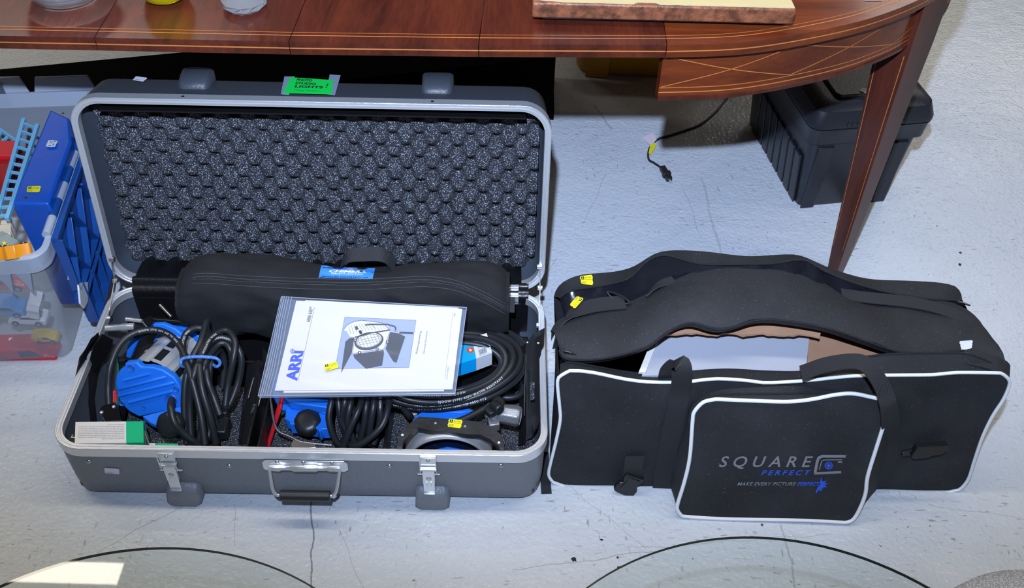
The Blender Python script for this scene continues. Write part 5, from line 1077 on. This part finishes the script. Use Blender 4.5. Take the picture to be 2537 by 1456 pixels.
def tote():
    fro = mat('frosted_plastic', (0.42, 0.47, 0.55), .28, alpha=.42, bump=.15, bscale=30); fr2 = mat('frosted_plastic_rim', (0.40, 0.46, 0.56), .28, alpha=.72)
    nb = mat('navy_blue_plastic', (0.009, 0.062, 0.25), .28, bump=.1, bscale=60); lb = mat('light_blue_plastic', (0.14, 0.40, 0.60), .4)
    t = thing('storage_tote', P(60, 880, 0), 'clear frosted plastic tote full of toys at the left, navy blue lid flap folded down', 'bin')
    o = V((-.955, 1.475, 0)); y_ = V((-.119, .993, 0)); x_ = V((-.993, -.119, 0)); fr = lambda u, v, z: o+x_*u+y_*v+V((0, 0, z)); W_, D_ = .36, .48
    def tp(rg): return [[fr(u, v, z) for u, v in [(a-g, bb-g) for a, bb in rrect(W_+2*g, D_+2*g, 0, r)]] for z, g, r in rg]
    b = B(); b.rings(tp([(.004, .0, .018), (.01, .005, .024), (.30, .046, .034), (.302, .0455, .034), (.012, .003, .022)][:3]), 0, False); b.add(tp([(.004, .0, .018)])[0], [tuple(range(28))]); obj('tote_wall', b, fro, t, sm=True, ang=40)
    b = B(); b.rings(tp([(.296, .046, .034), (.296, .053, .036), (.332, .055, .037), (.336, .050, .034), (.336, .044, .03), (.30, .042, .03)]), 0); obj('tote_rim', b, fr2, t, sm=True, ang=40)
    for u in (-.005, .032): b = B(); b.prism([fr(u-.014, -.054, .298), fr(u+.014, -.054, .298), fr(u+.002, -.042, .235)], y_*.008); obj('gusset', b, fr2, t)
    for x0, x1, zt in ((.115, .22, .375), (-.035, .085, .372)):   # raised back corners
        b = B(); b.prism([fr(x0-.008, D_+.05, .333), fr(x1+.012, D_+.05, .333), fr(x1, D_+.052, zt), fr(x0+.004, D_+.052, zt)], y_*.005); obj('rim_tab', b, fr2, t, bevel=.002)
    b = B(); b.prism([fr(u, D_+.047, z) for u, z in ((.155, .30), (.20, .30), (.205, .36), (.16, .36))], y_*-.002); obj('tab_recess', b, mat('smoky_plastic', (.08, .10, .13), .4, alpha=.7), t)
    # hinge line: alternating clear and blue barrels
    z = .338
    for k in range(9):
        v = .01+.054*k; b = B(); b.cyl(fr(-.046, v, z), fr(-.046, v+.0525, z), .0085, 14); obj('hinge_barrel', b, fr2 if k % 2 == 0 else nb, t, sm=True, ang=40)
    # folded-down lid flap
    U0 = -.058; F = lambda v, z, d=0.0: fr(U0-d, v, z); b = B(); v0, v1 = .0, .50
    zb = .075; b.prism([F(v0, .333), F(v1, .333), F(v1, zb+.02), F(v0+.2, zb), F(v0+.03, zb)], x_*.004); fl = obj('lid_flap', b, nb, t, bevel=.001)
    def rib(p, q, d=.014, th=.004): a, c = F(*p), F(*q); dr = (c-a).normalized(); nn = dr.cross(x_).normalized()*th; b = B(); b.box(a-nn/2, c-a, nn, -x_*d); obj('flap_rib', b, nb, fl, bevel=.0008)
    rib((v0, .333), (v1, .333), .012, .012); rib((v0+.002, .33), (v0+.002, zb+.12), .018); rib((v0+.03, zb), (v0+.2, zb), .02); rib((v0+.02, .20), (v0+.03, zb), .02)
    for i in range(5): a = .01+.095*i; rib((a, .315), (a+.08, .175)); rib((a+.08, .315), (a, .175))
    rib((v0, .175), (v1, .175), .014, .005); rib((v0+.02, .155), (v0+.20, .155), .016, .005); rib((v0+.09, .17), (v0+.09, zb), .018); rib((v0+.15, .17), (v0+.15, zb), .018); rib((v0+.20, .17), (v0+.20, zb), .02)
    rib((v0+.002, zb+.12), (v0+.02, zb+.12), .018)
    o4 = F(0, .2, .014); b = B(); b.prism([Pp(x, y, o4, x_) for x, y in ((190, 703), (214, 698), (213, 748), (205, 764), (195, 752))], x_*-.004); obj('clear_latch', b, mat('clear_shiny_plastic', (.55, .6, .68), .08, spec=1), fl, bevel=.001)
    o3 = F(0, .2, .003); q = [Pp(x, y, o3, x_) for x, y in ((166, 693), (178, 694), (169, 660), (176, 661))]; f = quad(q[0], q[1], q[2], q[3], 0); b = B()
    for a, c, m_ in ((0, .42, 0), (.42, .62, 1), (.62, 1, 0)): b.add([f(0, a)-x_*.0006, f(1, a)-x_*.0006, f(1, c)-x_*.0006, f(0, c)-x_*.0006], [(0, 1, 2, 3)], m_)
    obj('flap_sticker', b, [wlab, red], fl)
    # blue vinyl box standing in the tote
    bb = mat('royal_blue_vinyl', (0.005, 0.075, 0.40), .32, bump=.35, bscale=22)
    t2 = thing('vinyl_case', P(90, 460, .1), 'royal blue vinyl carrying case standing in the clear tote', 'case')
    A, Bq, Cq, D = P(26, 504, .366), P(120, 504, .366), P(172, 292, .376), P(124, 270, .376); b = B(); b.prism([A, Bq, P(176, 352, .372), Cq, D], V((.006, .02, -.30))); obj('case_body', b, bb, t2, bevel=.005, bseg=3)
    f = quad(P(113, 365, .3745), P(136, 366, .3745), P(121, 347, .375), P(144, 349, .375), .0012); b = B(); poly(b, f, [(.0, .08), (.5, 0), (1, .08), (1, .92), (.5, 1), (0, .92)], 0, 0); put_text(b, '12', lambda u, v, h=0: f(v, u, h), .15, .28, .85, .52, 1); put_text(b, '41', lambda u, v, h=0: f(v, u, h), .15, .62, .85, .82, 1); b.v = [q for q in b.v]; obj('price_sticker', b, [wlab, ink], t2, label='white price sticker')
    f = quad(P(66, 477, .3675), P(99, 477, .3675), P(68, 463, .368), P(103, 462, .368), .001); yellow_tag(f, t2, num='6312', name='auction_tag')
    for x, y in ((156, 281), (64, 489)): b = B(); b.cyl(P(x, y, .3775 if y < 300 else .367), P(x, y, .3775 if y < 300 else .367)+V((0, 0, .0015)), .0028, 12); obj('rivet', b, mat('brass', (.3, .2, .08), .4, 1), t2)
    # toy ladders
    def ladder(l0, l1, r0, r1, n, label, wd=.006):
        t3 = thing('toy_ladder', l0, label, 'toy', 'toy ladders')
        for a, c in ((l0, l1), (r0, r1)): d = (c-a).normalized(); s = V((d.y, -d.x, 0)).normalized()*wd; b = B(); b.box(a-s/2, c-a, s, V((0, 0, -.008))); obj('rail', b, lb, t3)
        for k in range(n): a, c = l0.lerp(l1, (k+.5)/n), r0.lerp(r1, (k+.5)/n); d = (c-a).normalized(); s = V((-d.y, d.x, 0))*.0035; b = B(); b.box(a-s/2-V((0, 0, .001)), c-a, s, V((0, 0, -.006))); obj('rung', b, lb, t3)
    ladder(P(58, 292, .375), P(-12, 545, .368), P(92, 306, .375), P(16, 540, .366), 12, 'long light blue toy ladder lying against the royal blue case', .0075)
    ladder(P(-20, 305, .33), P(44, 350, .345), P(-30, 350, .33), P(6, 365, .34), 4, 'short light blue toy ladder behind the red toy truck')
    t4 = thing('toy_truck', P(15, 400, .25), 'red toy truck lying in the clear tote beside the light blue ladder', 'toy'); b = B()
    b.prism([P(-40, 347, .345), P(45, 347, .345), P(36, 384, .345), P(-40, 386, .345)], V((0, 0, -.04))); obj('truck_roof', b, red, t4, bevel=.003); b = B(); b.prism([P(-40, 392, .335), P(36, 390, .335), P(20, 448, .33), P(-40, 450, .33)], V((0, 0, -.05))); obj('truck_cab', b, mat('dark_red_paint', (.30, .008, .01), .25), t4, bevel=.004)
    t5 = thing('toy_garage', P(12, 570, .28), 'cream plastic toy building block in the front of the clear tote', 'toy'); cr = mat('cream_plastic', (.55, .48, .36), .5)
    for i in range(4): b = B(); y = 538+17*i; b.prism([P(-20, y, .335-.004*i), P(27-i*.5, y, .335-.004*i), P(27, y+16, .332-.004*i), P(-20, y+16, .332-.004*i)], V((0, 0, -.03))); obj('floor_slab', b, cr, t5, bevel=.001)
    toy_car(P(10, 606, .318), V((.9, -.35, 0)), V((0, 0, 1)), .055, (.22, .26, .24, 'sage'), 'sage green toy car with a yellow star, half buried at the tote front', wid=.5)
    f = quad(P(5, 608, .3435), P(18, 608, .3435), P(3, 596, .3435), P(17, 596, .3435)); b = B(); b.add([f(.5+.5*(1 if k % 2 == 0 else .42)*math.sin(k*PI/5), .5+.5*(1 if k % 2 == 0 else .42)*math.cos(k*PI/5), 0) for k in range(10)], [tuple(range(10))]); s_ = obj('star_sticker', b, yel); s_.parent = bpy.data.objects['toy_car']; s_.location = s_.location-bpy.data.objects['toy_car'].location
    toy_car(P(38, 622, .335), V((.98, .28, 0)), V((.25, -.75, .55)), .062, (.75, .27, .01, 'orange'), 'orange toy sports car on its side at the front rim of the tote')
    yv = 1.488; Q = lambda x, y: Pp(x, y, V((0, yv, 0)), V((0, 1, 0)))
    toy_car(Q(75, 792), V((-1, -.05, .06)), V((0, -.1, 1)), .078, (.75, .75, .78, 'white'), 'white toy sports car seen through the clear tote, middle of its front')
    toy_car(Q(90, 752), V((.2, .5, .8)), V((.1, -1, .3)), .06, (.62, .63, .66, 'silver'), 'silver-white toy car nose down, highest behind the clear tote front')
    toy_car(Q(122, 838), V((.9, -.1, .2)), V((0, -.25, 1)), .055, (.72, .50, .03, 'yellow'), 'yellow toy car behind the right front corner of the tote', van=True)
    toy_car(Q(58, 862), V((1, .1, -.1)), V((0, -.2, 1)), .055, (.70, .70, .68, 'cream'), 'cream toy van low behind the tote front, under the white sports car', van=True)
    toy_car(Q(22, 768), V((1, 0, .02)), V((0, -.2, 1)), .085, (.06, .28, .65, 'blue'), 'light blue toy truck behind the tote front at the photo edge', van=True)
    toy_car(Q(75, 892), V((1, .05, .03)), V((0, -.1, 1)), .15, (.55, .02, .03, 'crimson'), 'long red toy bus lying at the bottom of the clear tote', van=True, wid=.3)
    toy_car(Q(20, 703), V((1, .05, 0)), V((0, -.2, 1)), .09, (.60, .10, .05, 'rust'), 'rust red toy car just under the tote rim', wid=.4)
    toy_car(Q(110, 880), V((1, .4, .1)), V((0, -.3, 1)), .06, (.12, .13, .15, 'grey'), 'dark grey toy car at the bottom right of the tote')
tote()
#==TABLE TOP AND FOREGROUND==
def thin_glass(name, tint, rough=0.02):
    m = bpy.data.materials.new(name); m.use_nodes = True; N, L = nt(m); N.remove(N['Principled BSDF'])
    t = N.new('ShaderNodeBsdfTransparent'); t.inputs[0].default_value = (*tint, 1); g = N.new('ShaderNodeBsdfGlossy'); g.inputs['Roughness'].default_value = rough
    f = N.new('ShaderNodeFresnel'); f.inputs[0].default_value = 1.5; x = N.new('ShaderNodeMixShader'); L.new(f.outputs[0], x.inputs[0]); L.new(t.outputs[0], x.inputs[1]); L.new(g.outputs[0], x.inputs[2]); L.new(x.outputs[0], N['Material Output'].inputs[0]); return m
def table_things():
    t = thing('picture_frame', P(1640, 20, TZ), 'worn cream painted wooden frame with chipped brown edge lying on the table', 'frame')
    zb, zt = .752, .784; a, c = P(1318, 45, zb), P(1965, 62, zb); x_ = (c-a).normalized(); y_ = V((-x_.y, x_.x, 0)); L_ = (c-a).length
    wm = mat('chipped_walnut', (.16, .055, .025), .45, bump=1.0, bscale=120, var=.6, vscale=60); cm = mat('cream_paint', (.52, .43, .22), .5, bump=.2, bscale=50, var=.06, vscale=12)
    b = B(); b.box(a+V((0, 0, 0)), x_*L_, y_*.46, V((0, 0, zt-zb-.002))); obj('frame_core', b, wm, t, bevel=.004, bseg=3)
    rn = random.Random(2); n = 60; ed = [a+x_*(.003+(L_-.006)*k/n)+y_*(.003+.0012*rn.random()+(.006 if 24 <= k <= 28 else 0)+(.007*(1-k/7) if k < 7 else 0))+V((0, 0, zt-zb-.002)) for k in range(n+1)]
    b = B(); b.prism(ed+[a+x_*(L_-.006)+y_*.06+V((0, 0, zt-zb-.002)), a+x_*.006+y_*.06+V((0, 0, zt-zb-.002))], V((0, 0, .002))); obj('cream_face', b, cm, t)
    b = B(); b.box(a+x_*.05+y_*.066+V((0, 0, zt-zb-.001)), x_*(L_-.1), y_*.33, V((0, 0, .002))); obj('panel', b, mat('red_brown_panel', (.22, .05, .03), .5), t)
    b = B(); b.box(a+x_*.02+y_*.02+V((0, 0, TZ-zb+.0002)), x_*(L_-.04), y_*.4, V((0, 0, zb-TZ-.0002))); obj('backing', b, black, t)
    ye = mat('yellow_glass', (.95, .80, .01), .03, trans=.65, ior=1.5); cl = mat('crystal_glass', (.93, .95, 1.0), .02, trans=.9, ior=1.52)
    t = thing('glass_vase', P(411, -8, TZ), 'bright yellow glass vase on the table beside the clear crystal piece', 'vase'); q = P(411, -4, TZ)
    b = B(); b.lathe(q, V((0, 0, 1)), [(.0001, .001), (.026, .001), (.038, .008), (.045, .035), (.042, .06), (.03, .09), (.024, .12), (.028, .14), (.026, .14), (.021, .12), (.027, .09), (.038, .06), (.04, .036), (.03, .016), (.0001, .012)], 40); obj('vase_body', b, ye, t, sm=True, ang=180)
    t = thing('crystal_candlestick', P(607, 2, TZ), 'heavy clear cut crystal candlestick on the table', 'candlestick'); q = P(607, 16, TZ)
    b = B(); k_ = lambda r, z, n=10, ph=0: [q+V((math.cos(2*PI*j/n+ph)*r, math.sin(2*PI*j/n+ph)*r, z)) for j in range(n)]
    b.rings([k_(.034, .001), k_(.040, .007), k_(.041, .016, 10, .3), k_(.030, .024, 10, .1), k_(.018, .03, 10, .3), k_(.014, .05), k_(.022, .07, 10, .3), k_(.03, .12), k_(.024, .12), k_(.012, .08)], 0, True, True); obj('candlestick_body', b, cl, t)
    b = B(); b.lathe(q+V((0, 0, .024)), V((0, 0, 1)), [(.019, 0), (.022, .002), (.019, .005), (.015, .003)], 24); obj('collar_ring', b, cl, t, sm=True)
    t = thing('glass_bowl', P(168, -22, TZ), 'shallow clear glass bowl at the far left of the table', 'bowl'); q = P(168, -14, TZ)
    b = B(); b.lathe(q, V((0, 0, 1)), [(.0001, .001), (.055, .001), (.062, .004), (.075, .03), (.085, .06), (.083, .06), (.072, .03), (.058, .007), (.0001, .005)], 48); obj('bowl_body', b, cl, t, sm=True, ang=180)
    b = B(); b.prism([P(x, y, TZ+.0012) for x, y in ((2143, 1), (2186, 1), (2190, -20), (2150, -22))], V((0, 0, .0006))); tag(obj('paper_card', b, white), 'small white paper card at the right end of the table top', 'card')
table_things()
def glass_tops():
    gl = thin_glass('clear_table_glass', (.90, .945, .93)); eg = mat('dark_glass_edge', (.015, .03, .028), .1)
    for c, r, lab in ((V((-.44, .355, 0)), .3818, 'round clear glass table top at the bottom left'), (V((.344, .409, 0)), .3704, 'round clear glass table top at the bottom right')):
        t = thing('glass_table', c, lab+', seen from above', 'table', 'round glass tables')
        n = 128; z = .445; up_ = [c+V((math.cos(2*PI*j/n)*r, math.sin(2*PI*j/n)*r, z+.008)) for j in range(n)]
        b = B(); b.add(up_, [tuple(range(n))]); b.rings([[q-V((0, 0, .006)) for q in up_], up_], 1); g_ = obj('glass_top', b, [gl, eg], t)
        b = B(); b.lathe(c, V((0, 0, 1)), [(.0001, .012), (.12, .012), (.13, 0), (.13, .006), (.02, .02), (.018, .41), (.05, .43), (.05, .444), (.0001, .444)], 32); obj('pedestal', b, chrome, t, sm=True)
glass_tops()
def stool():
    c = P(2655, 1706, .36); c = V((c.x, c.y, 0)); zz = -.118; t = thing('upholstered_stool', c, 'grey tweed round stool seat cut off by the bottom right corner', 'stool')
    m = speckle('grey_tweed', (.26, .27, .31), (.52, .53, .58), 500, .5, .9, .8)
    b = B(); b.lathe(c, V((0, 0, 1)), [(r_*1.09, h_+zz) for r_, h_ in ((.0001, .40), (.15, .40), (.172, .415), (.176, .44), (.168, .468), (.14, .483), (.0001, .49))], 56); obj('cushion', b, m, t, sm=True, ang=180)
    for k in range(4): a = PI/4+k*PI/2; d = V((math.cos(a), math.sin(a), 0)); b = B(); b.tube([c+d*.13, c+d*.11+V((0, 0, .40+zz))], [.012, .018], 12); obj('leg', b, mahz, t, sm=True)
stool()
def debris():
    rn = random.Random(11); lf = mat('dry_leaf', (.10, .04, .02), .8); dk = mat('dark_fluff', (.02, .022, .03), .9)
    for x, y, r, m, lab in ((1421, 1386, .0055, dk, 'small black fluff scrap on the floor near the right glass top'), (1530, 1380, .0028, lf, 'tiny brown leaf crumb beside the right glass top edge'), (1533, 1405, .003, lf, 'second tiny brown leaf crumb on the right glass top edge'), (1490, 1337, .003, dk, 'small grey grit scrap on the floor before the bag'), (2380, 626, .004, lf, 'brown leaf crumb on the floor above the bag, upper one'), (2378, 655, .005, dk, 'dark scrap on the floor above the bag, lower one'), (1888, 1300, .0025, lf, 'brown crumb on the floor right under the front pocket'), (1690, 523, .0035, wlab, 'pale paint flake on the floor under the table edge')):
        c = P(x, y, .0002); n = 9; b = B(); b.prism([c+V((math.cos(2*PI*j/n)*r*(.45+.8*rn.random()), math.sin(2*PI*j/n)*r*(.45+.8*rn.random()), 0)) for j in range(n)], V((.0, .0, .0012))); tag(obj('debris_scrap', b, m), lab, 'debris')
debris()
